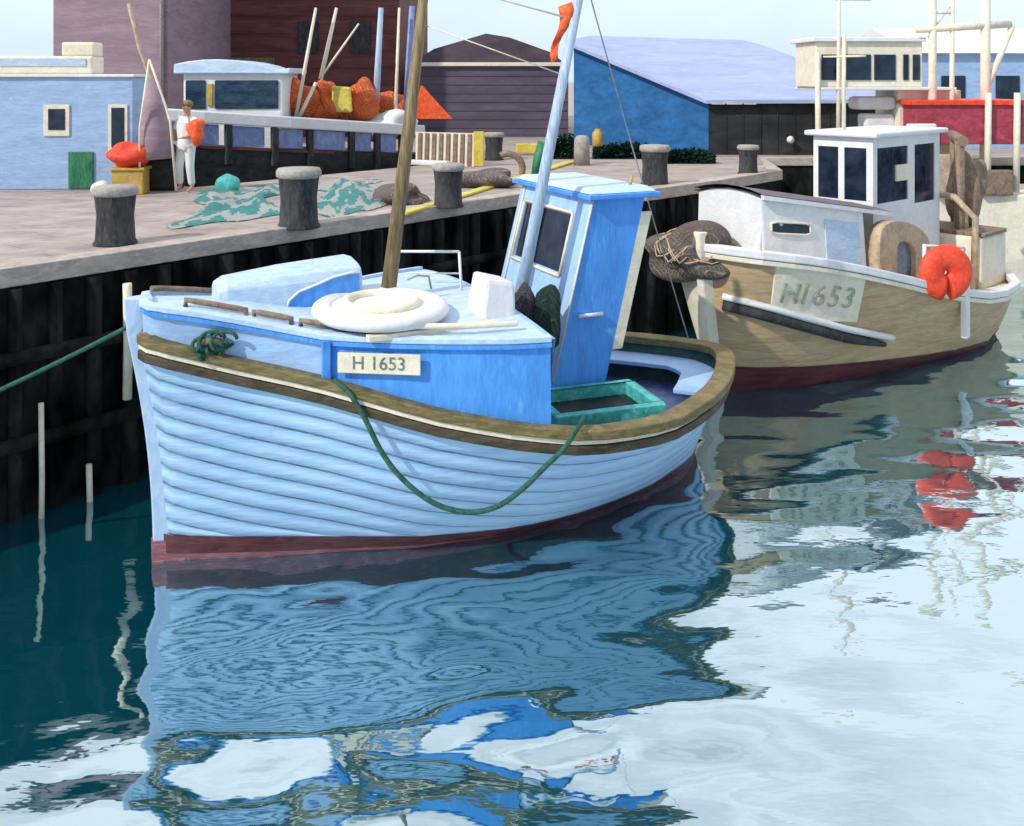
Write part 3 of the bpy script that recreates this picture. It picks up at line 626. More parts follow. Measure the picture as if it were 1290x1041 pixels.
for i in range(7):
    c0 = Vector((rd_.uniform(-.09, .11), 0, rd_.uniform(-.05, .06))); ra = rd_.uniform(.06, .13); rbb = rd_.uniform(.04, .09); ph = rd_.uniform(0, 3)
    pts = [W(.62 + c0.x + ra*math.cos(t_), sb(.62 + c0.x) + .05 + .03*math.sin(2*t_+ph), 2.14 + c0.z + rbb*math.sin(t_+ph*.3)) for t_ in np.linspace(0, 5.6, 16)]; tl.tube(pts, .018, 6)
tag(tl.build('rope_tangle', M['rope']), 'tangle of green rope on the cleat at the blue bow', 'rope', 'green mooring ropes')

# ------------------------------------------------------------------ tan boat
TH2 = R(42); BO2 = Vector((3.02, 14.05, 0))
tb = empty('fishing_boat', BO2, TH2, 'varnished tan fishing boat with white cabin and dark red waterline', 'boat', 'moored boats')
MW2 = Matrix.Translation(BO2) @ Matrix.Rotation(TH2, 4, 'Z')
def W2(s, b, z): return MW2 @ Vector((s, -b, z))
L2 = 8.0
def sb2(s): return float(np.interp(s, [-.35, -.25, -.05, .3, .8, 1.5, 2, 3, 4.2, 5.5, 6.6, 7.4, 7.8, 8.0], [.05, .5, .82, 1.08, 1.28, 1.5, 1.62, 1.8, 1.95, 1.95, 1.75, 1.3, .8, .1]))
def wb2(s): return float(np.interp(s, [0, .4, 1.1, 2.5, 4, 5.3, 6.6, 7.3, 7.7], [.05, .35, .72, 1.15, 1.5, 1.7, 1.4, .8, .1]))
def sz2(s): return smooth_interp(s, [-.4, 0, .6, 1.4, 2.4, 3.6, 5, 6.5, 8.1], [2.18, 2.12, 2.02, 1.84, 1.58, 1.25, .98, .9, .95])
U2 = [-.35, -.32, -.27, -.2, -.05, .1, .3, .5, .8, 1.1, 1.5, 2, 2.5, 3, 3.6, 4.2, 4.8, 5.5, 6.1, 6.6, 7, 7.4, 7.65, 7.8, 7.92, 8.0]
def hp2(u, v, side, off=0):
    w_ = (u + .35) / 8.35; s0_ = w_ * 7.7; b0 = wb2(s0_); b1 = sb2(u)
    if v < 0: return Vector((s0_, -side * b0 * max(0, 1+v) ** .5, v * .7))
    return Vector((lerp(s0_, u, v), -side * (lerp(b0, b1, v ** .75) + off), sz2(u) * v))
def bootv(u): return lerp(.19, .10, min(1, max(0, u / 6)))
mb = MB(); n_ = len(U2); mbr = MB()
for side in (1, -1):
    rows = [[hp2(u, bootv(u) + (1 - bootv(u)) * t / 8, side) for u in U2] for t in range(9)]
    for a_, b_ in zip(rows, rows[1:]): mb.add(a_ + b_, [(i, i+1, n_+i+1, n_+i) for i in range(n_-1)], 0 if side == 1 else 1, True)  # far side cream: the lit flank's tone put into the colour
    r2 = [[hp2(u, v if v is not None else bootv(u), side, .012) for u in U2] for v in (-1, -.4, 0, None)]
    for a_, b_ in zip(r2, r2[1:]): mbr.add(a_ + b_, [(i, i+1, n_+i+1, n_+i) for i in range(n_-1)], 0, True)
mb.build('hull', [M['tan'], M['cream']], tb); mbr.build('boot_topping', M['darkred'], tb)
mb = MB(); P = []
for i in range(11):
    v = 1.10 * i / 10; p = hp2(-.35, min(1, v), 1); P += [(p.x - .14, -.06, v*2.18), (p.x - .14, .06, v*2.18), (p.x + .2, .17, v*2.18), (p.x + .2, -.17, v*2.18)]
mb.add(P, [(i*4+k_, i*4+(k_+1) % 4, (i+1)*4+(k_+1) % 4, (i+1)*4+k_) for i in range(10) for k_ in range(4)] + [(40, 41, 42, 43)]); mb.build('stem_post', M['cream'], tb, bev=.02)
lo2 = [Vector((u, -sb2(u), sz2(u))) for u in U2] + [Vector((u, sb2(u), sz2(u))) for u in U2[::-1][1:]]
MB().sweep(lo2, [(.07, -.06), (.07, .06), (-.08, .06), (-.08, -.06)]).build('gunwale', M['white'], tb, bev=.02)
MB().sweep([p - Vector((0, 0, .11)) for p in lo2], [(.05, -.03), (.05, .04), (-.02, .04), (-.02, -.03)]).build('gunwale_moulding', M['cream'], tb, bev=.01)
# rubbing strake: white over charcoal
for (off, m_, nm, s_e) in ((.0, 'charcoal', 'fender_strake', 2.25), (.13, 'white', 'strake_cap', 2.38)):
    pts = [];
    for u in np.linspace(-.31, s_e, 16):
        z_ = float(np.interp(u, [-.31, .6, 1.4, 2.4], [1.34, 1.02, .76, .50])) + off; p = hp2(u, min(1, z_ / sz2(u)), 1, .05); p.z = z_; pts.append(p)
    r_ = [.08 * (1 - .55 * max(0, (i - 11) / 4)) if nm == 'fender_strake' else .05 for i in range(16)]
    MB().tube(pts, r_, 10).build(nm, M[m_], tb)
# deck
mb = MB(); P = []; 
for u in U2:
    for j in range(7): t = -1 + 2*j/6; P.append((u, t * max(.02, sb2(u) - .08), sz2(u) - .12 + .06*(1-t*t)))
mb.add(P, [(i*7+j, i*7+j+1, (i+1)*7+j+1, (i+1)*7+j) for i in range(n_-1) for j in range(6)], 0, True); mb.build('deck', M['cream'], tb)
# name board with number
ss = [.10, 1.55]; pa = hp2(ss[0], .80, 1, .02); pb = hp2(ss[1], .78, 1, .02); 
a0_ = hp2(ss[0], .62, 1, .03); a1_ = hp2(ss[0], .93, 1, .03); b0_ = hp2(ss[1], .56, 1, .03); b1_ = hp2(ss[1], .92, 1, .03)
mb = MB(); K = 8; P = []
for i in range(K+1):
    u = lerp(ss[0], ss[1], i/K)
    for v in (.55, .93): P.append(hp2(u, lerp(v, v, 0), 1, .03))
    for v in (.55, .93): P.append(hp2(u, v, 1, .0))
for i in range(K):
    for (c0, c1) in ((0, 1), (1, 3), (3, 2), (2, 0)): mb.add([P[i*4+c0], P[i*4+c1], P[i*4+4+c1], P[i*4+4+c0]], [(0, 1, 2, 3)])
mb.add(P[:4], [(0, 1, 3, 2)]); mb.add(P[-4:], [(0, 1, 3, 2)])
nbd = mb.build('number_board', M['cream'], tb)
for ch, t in zip('H1653', (.14, .30, .46, .64, .82)):
    u = lerp(ss[0], ss[1], t); c_ = hp2(u, .74, 1, .04); d_ = (hp2(u+.1, .74, 1, .04) - hp2(u-.1, .74, 1, .04)).normalized(); up_ = (hp2(u, .9, 1, .04) - hp2(u, .6, 1, .04)).normalized()
    n3_ = d_.cross(up_).normalized(); up_ = n3_.cross(d_); mm_ = Matrix((d_, up_, n3_)).transposed().to_4x4(); mm_.translation = c_ + n3_*.004
    o = text('lettering', ch, .46, M['letter'], nbd, (0, 0, 0), (0, 0, 0)); o.matrix_basis = mm_
# cabin trunk
cb = empty('cabin', (0, 0, 0), 0, None, None); cb.parent = tb
def cz(s): return 2.88 - .16 * (s - .3)
def cabpts(s, hb, z): return [Vector((s, -hb, z)), Vector((s, hb, z))]
mb = MB(); cs = [.30, .6, 1.2, 2.0, 2.5]; hbw = [.60, .72, .88, 1.0, 1.05]
P = []
for s_2, h_ in zip(cs, hbw): P += [(s_2 + .02, -h_, sz2(s_2) - .14), (s_2, -h_ * .93, cz(s_2)), (s_2, -h_*.5, cz(s_2) + .07), (s_2, 0, cz(s_2) + .10), (s_2, h_*.5, cz(s_2)+.07), (s_2, h_ * .93, cz(s_2)), (s_2 + .02, h_, sz2(s_2) - .14)]
for i in range(4):
    for k_ in range(6): mb.add([P[i*7+k_], P[i*7+k_+1], P[i*7+7+k_+1], P[i*7+7+k_]], [(0, 1, 2, 3)])
mb.add(P[:7], [tuple(range(7))]); mb.add(P[-7:], [tuple(range(7))[::-1]]); mb.build('cabin_side', M['white'], cb, bev=.03)
mb = MB(); P = []
cs2 = np.linspace(.25, 3.35, 9)
for s_2 in cs2:
    h_ = float(np.interp(s_2, cs, hbw)) * .93 + .06
    for j in range(7): t = -1+2*j/6; P.append((s_2, t*h_, cz(s_2) + .045 + .10*(1-t*t)))
mb.add(P, [(i*7+j, i*7+j+1, (i+1)*7+j+1, (i+1)*7+j) for i in range(8) for j in range(6)], 0, True)
P2 = [(x_, y_, z_ - .045) for x_, y_, z_ in P]; mb.add(P2, [(i*7+j, i*7+j+1, (i+1)*7+j+1, (i+1)*7+j) for i in range(8) for j in range(6)], 0, True)
cr = mb.build('cabin_roof', M['ltroof'], cb)
MB().sweep([Vector((s_2, -(float(np.interp(s_2, cs, hbw))*.93+.07), cz(s_2)+.0)) for s_2 in cs2], [(.02, -.03), (.02, .035), (-.05, .035), (-.05, -.03)]).build('roof_trim', M['white'], cb)
def side_pt(s, z, off):
    h_ = float(np.interp(s, cs, hbw)); t = (z - (sz2(s)-.14)) / (cz(s) - sz2(s) + .14); return Vector((s, -(lerp(h_, h_*.93, t) + off), z))
mb = MB(); rr_ = []
for k_ in range(20):
    a = 2*math.pi*k_/20; rr_.append((.80 + .36*max(-1, min(1, 1.25*math.cos(a))), 2.40 + .085*max(-1, min(1, 1.3*math.sin(a))) - .05*math.cos(a)))
mb.quadbox([side_pt(x_, z_, -.01) for x_, z_ in rr_], [side_pt(x_, z_, .012) for x_, z_ in rr_]); pn = mb.build('window', M['glass'], cb)
mb = MB().tube([side_pt(x_, z_, .012) for x_, z_ in rr_ + rr_[:1]], .018, 6); mb.build('window_frame', M['cream'], pn)
MB().quadbox([side_pt(1.5, 1.85, -.01), side_pt(2.35, 1.65, -.01), side_pt(2.35, 1.65, .015), side_pt(1.5, 1.85, .015)], [side_pt(1.5, 2.48, -.01), side_pt(2.35, 2.36, -.01), side_pt(2.35, 2.36, .015), side_pt(1.5, 2.48, .015)]).build('cabin_panel', M['vanblue'], cb, bev=.01)
# tan arched companionway aft of the cabin
mb = MB(); sO = 2.45
arc = [(-.0, 1.1)] ; A = []; Bq = []
for j in range(15):
    a = math.pi*j/14; A.append((-.62*math.cos(a), 1.65 + .72*max(0, math.sin(a))**.42)); Bq.append((-.26*math.cos(a) + .02, 1.50 + .36*math.sin(a)))
A = [(-.62, 1.0)] + A + [(.62, 1.0)]; Bq = [(-.22, 1.52)] + [(-.22*math.cos(math.pi*j/14), 1.80 + .26*max(0, math.sin(math.pi*j/14))**.45) for j in range(15)] + [(.22, 1.52)]
def ap(t, z, d): return Vector((sO + .12 + (t + .62) * 1.35, -(1.15 + (t+.62)*.05 + d), z - (t+.62)*.30 + .1))
n5 = len(A); A.append(A[0]); Bq.append(Bq[0])
for i in range(n5):
    for d_ in (.06, -.14): mb.add([ap(*A[i], d_), ap(*A[i+1], d_), ap(*Bq[i+1], d_), ap(*Bq[i], d_)], [(0, 1, 2, 3)])
    mb.add([ap(*A[i], .06), ap(*A[i+1], .06), ap(*A[i+1], -.14), ap(*A[i], -.14)], [(0, 1, 2, 3)], 0, True)
    mb.add([ap(*Bq[i], .06), ap(*Bq[i+1], .06), ap(*Bq[i+1], -.14), ap(*Bq[i], -.14)], [(0, 1, 2, 3)], 0, True)
ah = mb.build('spray_hood', M['tanlight'], tb)
Bq.pop(); MB().add([ap(*p, -.02) for p in Bq], [tuple(range(n5))]).build('hood_window', M['silverglass'], ah)
# wheelhouse with big windows
w2 = empty('wheelhouse', (0, 0, 0), 0, None, None); w2.parent = tb
fs, fe, fl, fr2 = 3.45, 5.95, -.45, .65   # s range, b range
zb_, zt_ = .85, 3.62
def F2(b, z, d): return Vector((fs + d, -b, z))
def N2(s, z, d): return Vector((s, -(fr2 - d), z))
def A2(b, z, d): return Vector((fe - d, -b, z))
def G2(s, z, d): return Vector((s, -(fl + d), z))
part(panel_with_hole(F2, fl, fr2, zb_, zt_, [(-.36, .02, 2.55, 3.44), (.13, .53, 2.55, 3.44)], .05, M['white'], 'wh'), 'front_wall', w2)
part(panel_with_hole(N2, fs, fe, zb_, zt_, [(fs+.14, fs+1.25, 2.5, 3.44), (fs+1.5, fs+2.3, 2.4, 3.44)], .05, M['white'], 'wh'), 'side_wall', w2)
part(panel_with_hole(A2, fl, fr2, zb_, zt_, [(-.3, .4, 1.2, 3.3)], .05, M['white'], 'wh'), 'aft_wall', w2)
part(panel_with_hole(G2, fs, fe, zb_, zt_, [(fs+.2, fe-.2, 2.55, 3.4)], .05, M['white'], 'wh'), 'side_wall', w2)
def pane(fn, u0, u1, z0, z1):
    return MB().quadbox([fn(u0, z0, .02), fn(u1, z0, .02), fn(u1, z0, .03), fn(u0, z0, .03)], [fn(u0, z1, .02), fn(u1, z1, .02), fn(u1, z1, .03), fn(u0, z1, .03)]).build('window', M['glass'], w2)
pane(F2, -.36, .02, 2.55, 3.44); pane(F2, .13, .53, 2.55, 3.44); pw = pane(N2, fs+.14, fs+1.25, 2.5, 3.44); pane(N2, fs+1.5, fs+2.3, 2.4, 3.44)
MB().box((fs+.80, -fr2-.012, 2.84), (fs+1.42, -fr2+.018, 3.12)).build('notice_card', M['cream'], pw)
MB().box((fs-.12, -fr2-.12, zt_), (fe+.12, -fl+.12, zt_+.09)).build('roof', M['white'], w2, bev=.03)
MB().tube([(fs+.4, .1, zt_+.08), (fs+.42, .1, 5.4)], .035, 8).build('roof_mast', M['cream'], w2)
MB().tube([(fs+.42, .5, 5.0), (fs+.42, -.3, 5.0)], .018, 6).build('spreader', M['cream'], w2)
bx((6.05, -1.35, .8), (7.2, .1, 1.75), 'cream', 'aft_locker', tb, .05); bx((6.1, -1.4, 1.75), (7.1, .0, 1.83), 'brownwood', 'locker_lid', tb, .02)
MB().tube([(5.98, -1.25, .8), (5.98, -1.28, 2.1), (6.0, -.9, 2.45), (6.05, -.2, 2.5)], .06, 8).build('engine_pipe', M['tanlight'], tb)
bx((4.5, -1.45, .8), (5.6, -.9, 1.35), 'tanlight', 'deck_box', tb, .04)
# aft gallows
gw = MB()
ga = Vector((6.72, -.95, .8)); gb = Vector((7.1, -.5, .8))
mb = MB().tube([(6.35, -.85, .8), (6.32, -.85, 3.45)], .09, 8).tube([(7.35, -.35, .8), (7.3, -.35, 3.5)], .09, 8).tube([(6.25, -.95, 3.45), (7.45, -.22, 3.5)], .10, 8); mb.build('gallows', M['brownwood'], tb)
MB().tube([(6.4, -.85, 2.2), (6.7, -.72, 1.6), (7.1, -.55, 1.0)], [.12, .15, .12], 8).build('brace', M['tanlight'], tb)
# stanchion with ring support
for (s_2, h_) in ((-.05, .3), (2.95, .62), (4.1, .75)):
    MB().tube([(s_2, -(sb2(s_2) - .05), sz2(s_2)), (s_2, -(sb2(s_2) - .05), sz2(s_2) + h_)], .03, 8).build('stanchion', M['white'], tb)
MB().tube([(2.95, -(sb2(2.95)-.05), sz2(2.95)+.6), (4.1, -(sb2(4.1)-.05), sz2(4.1)+.72)], .02, 8).build('guard_rail', M['white'], tb)
MB().tube([Vector((s_2, sb2(s_2)+.05, sz2(s_2) - .55)) for s_2 in (-.15, .2, .6, 1.1)], .045, 8).build('green_strake', M['green'], tb)
MB().box((3.92, -(sb2(4)+.06), .45), (4.05, -(sb2(4)-.05), 1.45)).build('rubbing_post', M['white'], tb, bev=.02)

# net heap on the tan bow
nh = lump('net_heap', M['nettop'], W2(-.05, -.36, 1.98), (.62, .68, .40), 21, None, 5, .22, .60); tag(nh, 'heap of brown netting piled on the bow of the tan boat', 'net heap', 'heaps of fishing net')
nh.rotation_euler.z = TH2
mbx = MB(); rd_ = random.Random(3)   # loose twine over the heap (part of it)
for i in range(26):
    a0 = rd_.uniform(0, 6.28); ln = rd_.uniform(.8, 2.0); tilt = rd_.uniform(.15, 1.2); pts = []
    for j in range(9):
        a = a0 + ln*j/8; el = tilt*math.sin(2*a+i); d_ = Vector((math.cos(a)*math.cos(el), math.sin(a)*math.cos(el), abs(math.sin(el))))
        pts.append(Vector((d_.x*.69, d_.y*.65, d_.z*.44 - .03)))
    mbx.tube(pts, .011, 5)
mbx.build('twine', M['tanlight'], nh)
# orange horseshoe lifebuoy on the guard rail
lb = torus(MB(), .235, .205, n=34, m_=16, a0=R(-78), a1=R(258), sq=.55).build('lifebuoy', M['red'])
lb.location = W2(3.15, 1.98, 1.62); lb.rotation_euler = (R(90), 0, R(8)); tag(lb, 'orange horseshoe lifebuoy hanging on the tan boat rail', 'lifebuoy')
# brown net roll on the gallows
nr = lump('net_roll', M['brownwood'], W2(6.95, .72, 2.6), (.36, .28, .62), 33, None, 4, .3); tag(nr, 'brown roll of net hanging from the gallows of the tan boat', 'net roll', 'heaps of fishing net')

# ------------------------------------------------------------------ big white trawler behind the tan boat
tr = empty('trawler', (7.0, 21.4, 0), R(2), 'cream trawler with window band and crimson deckhouse behind the tan boat', 'boat', 'moored boats')
mb = MB(); mb.quadbox([(.5, -.3, -.5), (9, -.7, -.5), (9, 1.8, -.5), (.5, 1.2, -.5)], [(.2, -.2, 2.0), (9, -.9, 2.1), (9, 2.0, 2.1), (.2, 1.0, 2.0)]); mb.build('hull', M['cream'], tr, bev=.05)
bx((1.85, .3, 1.98), (3.3, 1.6, 4.35), 'cream', 'superstructure', tr)
bx((-.05, .0, 4.35), (3.05, 1.8, 4.42), 'white', 'bridge_deck', tr)
br_ = bx((-.1, .2, 4.42), (2.35, 1.6, 5.45), 'cream', 'bridge', tr)
for x0, x1 in ((.02, .42), (.5, 1.15), (1.23, 1.72), (1.9, 2.02), (2.12, 2.28)): bx((x0, .17, 4.58), (x1, .19, 5.16), 'glass', 'window', br_, 0)
bx((-.2, .1, 5.45), (2.4, 1.7, 5.55), 'white', 'bridge_roof', br_)
dh = bx((1.95, -.35, 3.15), (4.4, 1.2, 4.02), 'crimson', 'deckhouse', tr)
bx((1.85, -.42, 4.02), (4.5, 1.3, 4.14), 'red', 'deckhouse_roof', dh)
bx((1.70, -.5, 3.25), (2.35, -.36, 3.62), 'white', 'locker', tr, .04); bx((1.15, .5, 3.45), (1.86, 1.0, 3.8), 'white', 'locker', tr, .08); bx((.95, .4, 3.9), (1.86, 1.1, 4.2), 'white', 'locker', tr, .1)
for x_ in (3.5, 4.15): MB().tube([(x_, -.45, 2.1), (x_+.03, -.45, 4.3)], .07, 8).build('deckhouse_post', M['cream'], tr)
bx((2.3, -.62, 2.05), (3.1, -.42, 2.95), 'tanlight', 'fish_hatch', tr, .04); bx((3.3, -.64, 2.05), (4.0, -.42, 2.6), 'brownwood', 'fish_hatch', tr, .04)
for x_, r_, h_ in ((2.5, .10, 7.6), (2.95, .06, 7.2), (3.72, .12, 7.8), (.35, .05, 7.4)):
    MB().tube([(x_, .05, 2.2), (x_ + .02, .05, h_)], [r_, r_*.8], 10).build('mast', M['cream'], tr)
MB().tube([(2.1, .05, 5.72), (4.3, .05, 5.85)], .09, 8).build('boom', M['cream'], tr)
MB().tube([(3.72, .05, 4.3), (4.35, .05, 5.8)], .07, 8).build('brace', M['cream'], tr)
MB().tube([(3.74, .05, 7.4), (2.4, .05, 5.55)], .02, 6).build('stay', M['cream'], tr)
MB().tube([(-.1, .05, 2.2), (-.12, .05, 5.2)], .06, 8).build('post', M['cream'], tr)
for z_, x0, x1 in ((6.4, .3, 1.1), (6.1, 2.5, 2.95)): MB().tube([(x0, .05, z_), (x1, .05, z_)], .03, 6).build('spreader', M['cream'], tr)

# ------------------------------------------------------------------ black hulled boat behind the pier
bb = empty('trawler', (-6.45, 19.5, 0), math.atan2(3.6, 4.1), 'black hulled boat with white rail and lavender panels moored behind the pier', 'boat', 'moored boats')
LB = 5.7
def capz(x_): return 3.86 - .085 * x_
mb = MB(); P = []
for x_ in np.linspace(-.9, LB, 9):
    hb = float(np.interp(x_, [-.9, 0, 2, LB], [.05, .8, 1.2, 1.2])); P += [(x_, 1.2-hb*.7, -.5), (x_, 1.2-hb, 1.2), (x_, 1.2-hb-.02, capz(x_)-.62), (x_, 1.2+hb+.02, capz(x_)-.62), (x_, 1.2+hb, 1.2), (x_, 1.2+hb*.7, -.5)]
for i in range(8):
    for k_ in range(5): mb.add([P[i*6+k_], P[i*6+k_+1], P[i*6+7+k_], P[i*6+6+k_]], [(0, 1, 2, 3)])
mb.add(P[:6], [tuple(range(6))]); mb.add(P[-6:], [tuple(range(6))[::-1]]); mb.build('hull', M['dark'], bb)
def hbx(x_): return float(np.interp(x_, [-.9, 0, 2, LB], [.05, .8, 1.2, 1.2]))
MB().sweep([Vector((x_, 1.2-hbx(x_), capz(x_)-.03)) for x_ in np.linspace(-.9, LB, 12)], [(.09, -.13), (.09, .13), (-.12, .13), (-.12, -.13)]).build('rail_cap', M['white'], bb, bev=.03)
for i, (x0, x1) in enumerate(((.10, .60), (.82, 1.55), (1.85, 2.42), (2.66, 3.5), (3.75, 4.2), (4.45, 4.9))):
    MB().quadbox([Vector((x0, 1.2-hbx(x0)-.0, capz(x0)-.60)), Vector((x1, 1.2-hbx(x1), capz(x1)-.60)), Vector((x1, 1.26-hbx(x1), capz(x1)-.60)), Vector((x0, 1.26-hbx(x0), capz(x0)-.60))],
                 [Vector((x0, 1.2-hbx(x0), capz(x0)-.17)), Vector((x1, 1.2-hbx(x1), capz(x1)-.17)), Vector((x1, 1.26-hbx(x1), capz(x1)-.17)), Vector((x0, 1.26-hbx(x0), capz(x0)-.17))]).build('bulwark_panel', M['lavender'], bb, bev=.01)
for x_ in (.02, .78, 1.75, 2.58, 3.65, 4.35, 5.05):
    MB().box((x_-.07, 1.12-hbx(x_), capz(x_)-1.0), (x_+.07, 1.24-hbx(x_), capz(x_)-.14)).build('stanchion', M['charcoal'], bb, bev=.01)
MB().sweep([Vector((x_, 1.2-hbx(x_), capz(x_)-.65)) for x_ in np.linspace(-.2, 3.2, 8)], [(.05, -.03), (.05, .03), (-.02, .03), (-.02, -.03)]).build('rust_strake', M['maroonwall'], bb)
MB().quadbox([(-.6, .75, 3.1), (LB, .1, 2.7), (LB, 2.3, 2.7), (-.6, 1.65, 3.1)], [(-.6, .75, 3.2), (LB, .1, 2.8), (LB, 2.3, 2.8), (-.6, 1.65, 3.2)]).build('deck', M['brownwood'], bb)
# its white wheelhouse
bwh = empty('wheelhouse', (.55, 1.45, 0), -math.atan2(3.6, 4.1), None, None); bwh.parent = bb
bx((-.25, 0, 3.0), (1.95, 1.5, 4.78), 'white', 'cabin_wall', bwh, .06)
mb = MB(); P = []
for i in range(9):
    t = i/8; x_ = -.42 + 2.55*t; h_ = .24*(math.sin(math.pi*min(1, t*1.05+.12)))**.6 if t < .95 else .05
    P += [(x_, -.12, 4.72), (x_, -.08, 4.80+h_), (x_, 1.6, 4.80+h_), (x_, 1.64, 4.72)]
for i in range(8):
    for k_ in range(4): mb.add([P[i*4+k_], P[i*4+(k_+1) % 4], P[i*4+4+(k_+1) % 4], P[i*4+4+k_]], [(0, 1, 2, 3)])
mb.add(P[:4], [(0, 1, 2, 3)]); mb.add(P[-4:], [(3, 2, 1, 0)]); mb.build('cabin_roof', M['vanblue'], bwh, bev=.03)
bx((-.18, -.04, 3.95), (.26, .0, 4.58), 'winblue', 'window', bwh, .02); bx((.46, -.04, 3.95), (1.86, .0, 4.58), 'winblue', 'window', bwh, .02); bx((.29, -.05, 4.02), (.42, .0, 4.50), 'ochre', 'window_panel', bwh, .01)
# masts and rig of the black boat
def bmast(p0_, p1_, r_, m_='cream', nm='mast'): return MB().tube([p0_, vl(p0_, p1_, .5), p1_], [r_, r_*.9, r_*.7], 10).build(nm, M[m_], bb)
Winv = (Matrix.Translation(Vector((-6.45, 19.5, 0))) @ Matrix.Rotation(math.atan2(3.6, 4.1), 4, 'Z')).inverted()
def L2W(px, py, Y): return Winv @ Vector(((px - 645) / 1200 * Y, Y, EYE - (py - 100) / 1200 * Y))
for (a_, b_, Y, r_, m_) in (((472, 160), (480, 10), 23.0, .09, 'silver'), ((497, 170), (503, 10), 22.9, .045, 'cream'), ((512, 150), (519, 8), 23.2, .10, 'lavender'), ((372, 152), (398, 10), 21.6, .045, 'cream'), ((404, 100), (424, 10), 21.9, .05, 'cream'), ((404, 98), (452, 30), 21.9, .03, 'cream'), ((376, 150), (398, 104), 21.6, .05, 'cream')):
    bmast(L2W(*a_, Y), L2W(*b_, Y), r_, m_, 'mast' if r_ > .05 else 'rigging_spar')
# cargo on its deck: orange nets, yellow sack, white gear
def onb(px, py, Y): return Vector(((px-645)/1200*Y, Y, EYE-(py-100)/1200*Y))
for i, (px, py, Y, r3, nm, m_, lab) in enumerate((
    (372, 128, 22.0, (.50, .35, .46), 'net_heap', 'orangenet', 'orange net heap on the black boat just right of its white cabin'),
    (408, 127, 22.3, (.36, .35, .52), 'net_heap', 'orangenet', 'orange net heap between the raked spars of the black boat'),
    (454, 128, 22.8, (.45, .35, .50), 'net_heap', 'orangenet', 'orange net heap beside the yellow sack on the black boat'),
    (496, 136, 23.6, (.42, .35, .40), 'net_heap', 'orangenet', 'small orange net heap by the brown mast on the black boat'))):
    o = lump(nm, M[m_], onb(px, py, Y), r3, 40+i, None, 4, .22); tag(o, lab, 'net heap', 'orange net heaps on the black boat')
o = MB().add([onb(532, 108, 24.5), onb(570, 150, 24.5), onb(520, 150, 24.5), onb(530, 108, 25.3), onb(566, 150, 25.6), onb(520, 150, 25.6)], [(0, 1, 2), (3, 5, 4), (0, 3, 4, 1), (0, 2, 5, 3)]).build('tarpaulin', M['orange']); tag(o, 'orange tarpaulin tent behind the brown mast', 'tarpaulin')
o = MB().quadbox([onb(418, 142, 22.1), onb(444, 142, 22.1), onb(444, 142, 22.5), onb(418, 142, 22.5)], [onb(418, 108, 22.1), onb(442, 110, 22.1), onb(442, 110, 22.5), onb(418, 108, 22.5)]).build('fish_crate', M['yellow'], bev=.05); tag(o, 'yellow crate between orange nets on the black boat', 'crate')
lump_w = lump('sail_bundle', M['white'], onb(480, 160, 23.0), (.75, .4, .38), 71, None, 4, .25); tag(lump_w, 'white sail bundle lying on the stern of the black boat', 'sail')

# ------------------------------------------------------------------ buildings
def gp(px, py): Y = (EYE - ZQ) * 1200 / (py - 100); return Vector(((px - 645) / 1200 * Y, Y, ZQ))
def wallbox(mb, pts, z0, z1, mi=0): mb.quadbox([Vector((*p, z0)) for p in pts], [Vector((*p, z1)) for p in pts], mi)
# boarded big buildings left
def building(name, label, pts, z1, m_, parts=None):
    e = empty(name, (pts[0][0], pts[0][1], ZQ), 0, label, 'building', 'harbour buildings'); o0 = Vector((pts[0][0], pts[0][1], ZQ))
    mb = MB(); mb.quadbox([Vector((*p, ZQ)) - o0 for p in pts], [Vector((*p, z1)) - o0 for p in pts]); mb.build('wall', M[m_], e)
    return e, o0
mv, o0 = building('warehouse', 'tall plain mauve warehouse behind the pale blue shed, unseen top raised', [(-13.0, 27), (-9.75, 27), (-9.75, 36), (-13.0, 36)], 15, 'mauve')  # height above the view raised to darken the water's reflection
MB().box((-.15, -.2, 12.4), (3.35, 9.2, 12.8)).build('roof', M['purpleroof'], mv)
MB().tube([(3.1, -.08, 0), (3.1, -.08, 12.4)], .06, 6).build('drainpipe', M['greycap'], mv)
mr_, o0 = building('warehouse', 'tall maroon boarded warehouse behind the black hulled boat, unseen upper wall made taller', [(-11.6, 33), (-3.9, 33), (-3.9, 44), (-11.6, 44)], 12, 'maroonwall')  # unseen upper wall made taller to dim the sky mirrored in the water
MB().box((-.3, -.3, 9.4), (8.0, 11.3, 9.8)).build('roof', M['purpleroof'], mr_)
mb = MB()
for i in range(1, 15): mb.box((-.0, -.045, i*.6), (7.7, -.005, i*.6+.035))
mb.build('weatherboarding', M['maroonwall'], mr_)
bx((1.0, -.10, 1.9), (3.4, -.02, 2.75), 'mastbrown', 'canvas_awning', mr_, .1)
for x_ in (4.2, 6.0): bx((x_, -.09, 2.9), (x_+.7, -.02, 4.0), 'charcoal', 'window', mr_, .01)
# purple gable
pg = empty('warehouse', (-3.3, 33, ZQ), 0, 'low purple gabled warehouse left of the blue one', 'building', 'harbour buildings')
MB().box((0, 0, 0), (5.25, 8, 2.45)).build('wall', M['purplewall'], pg)
rp_ = [(-.15, 2.58), (.6, 3.05), (2.4, 3.58), (3.2, 3.45), (4.6, 2.95), (5.1, 2.58)]
MB().quadbox([(x_, -.06, z_) for x_, z_ in rp_], [(x_, 8.2, z_) for x_, z_ in rp_]).build('gable', M['purpleroof'], pg)
MB().box((-.2, -.14, 2.45), (5.3, -.0, 2.58)).build('gutter', M['cream'], pg, bev=.02)
mb = MB()
for i in range(1, 8): mb.box((.0, -.02, i*.3), (5.25, 0.01, i*.3+.02))
mb.build('boarding', M['purpleroof'], pg)
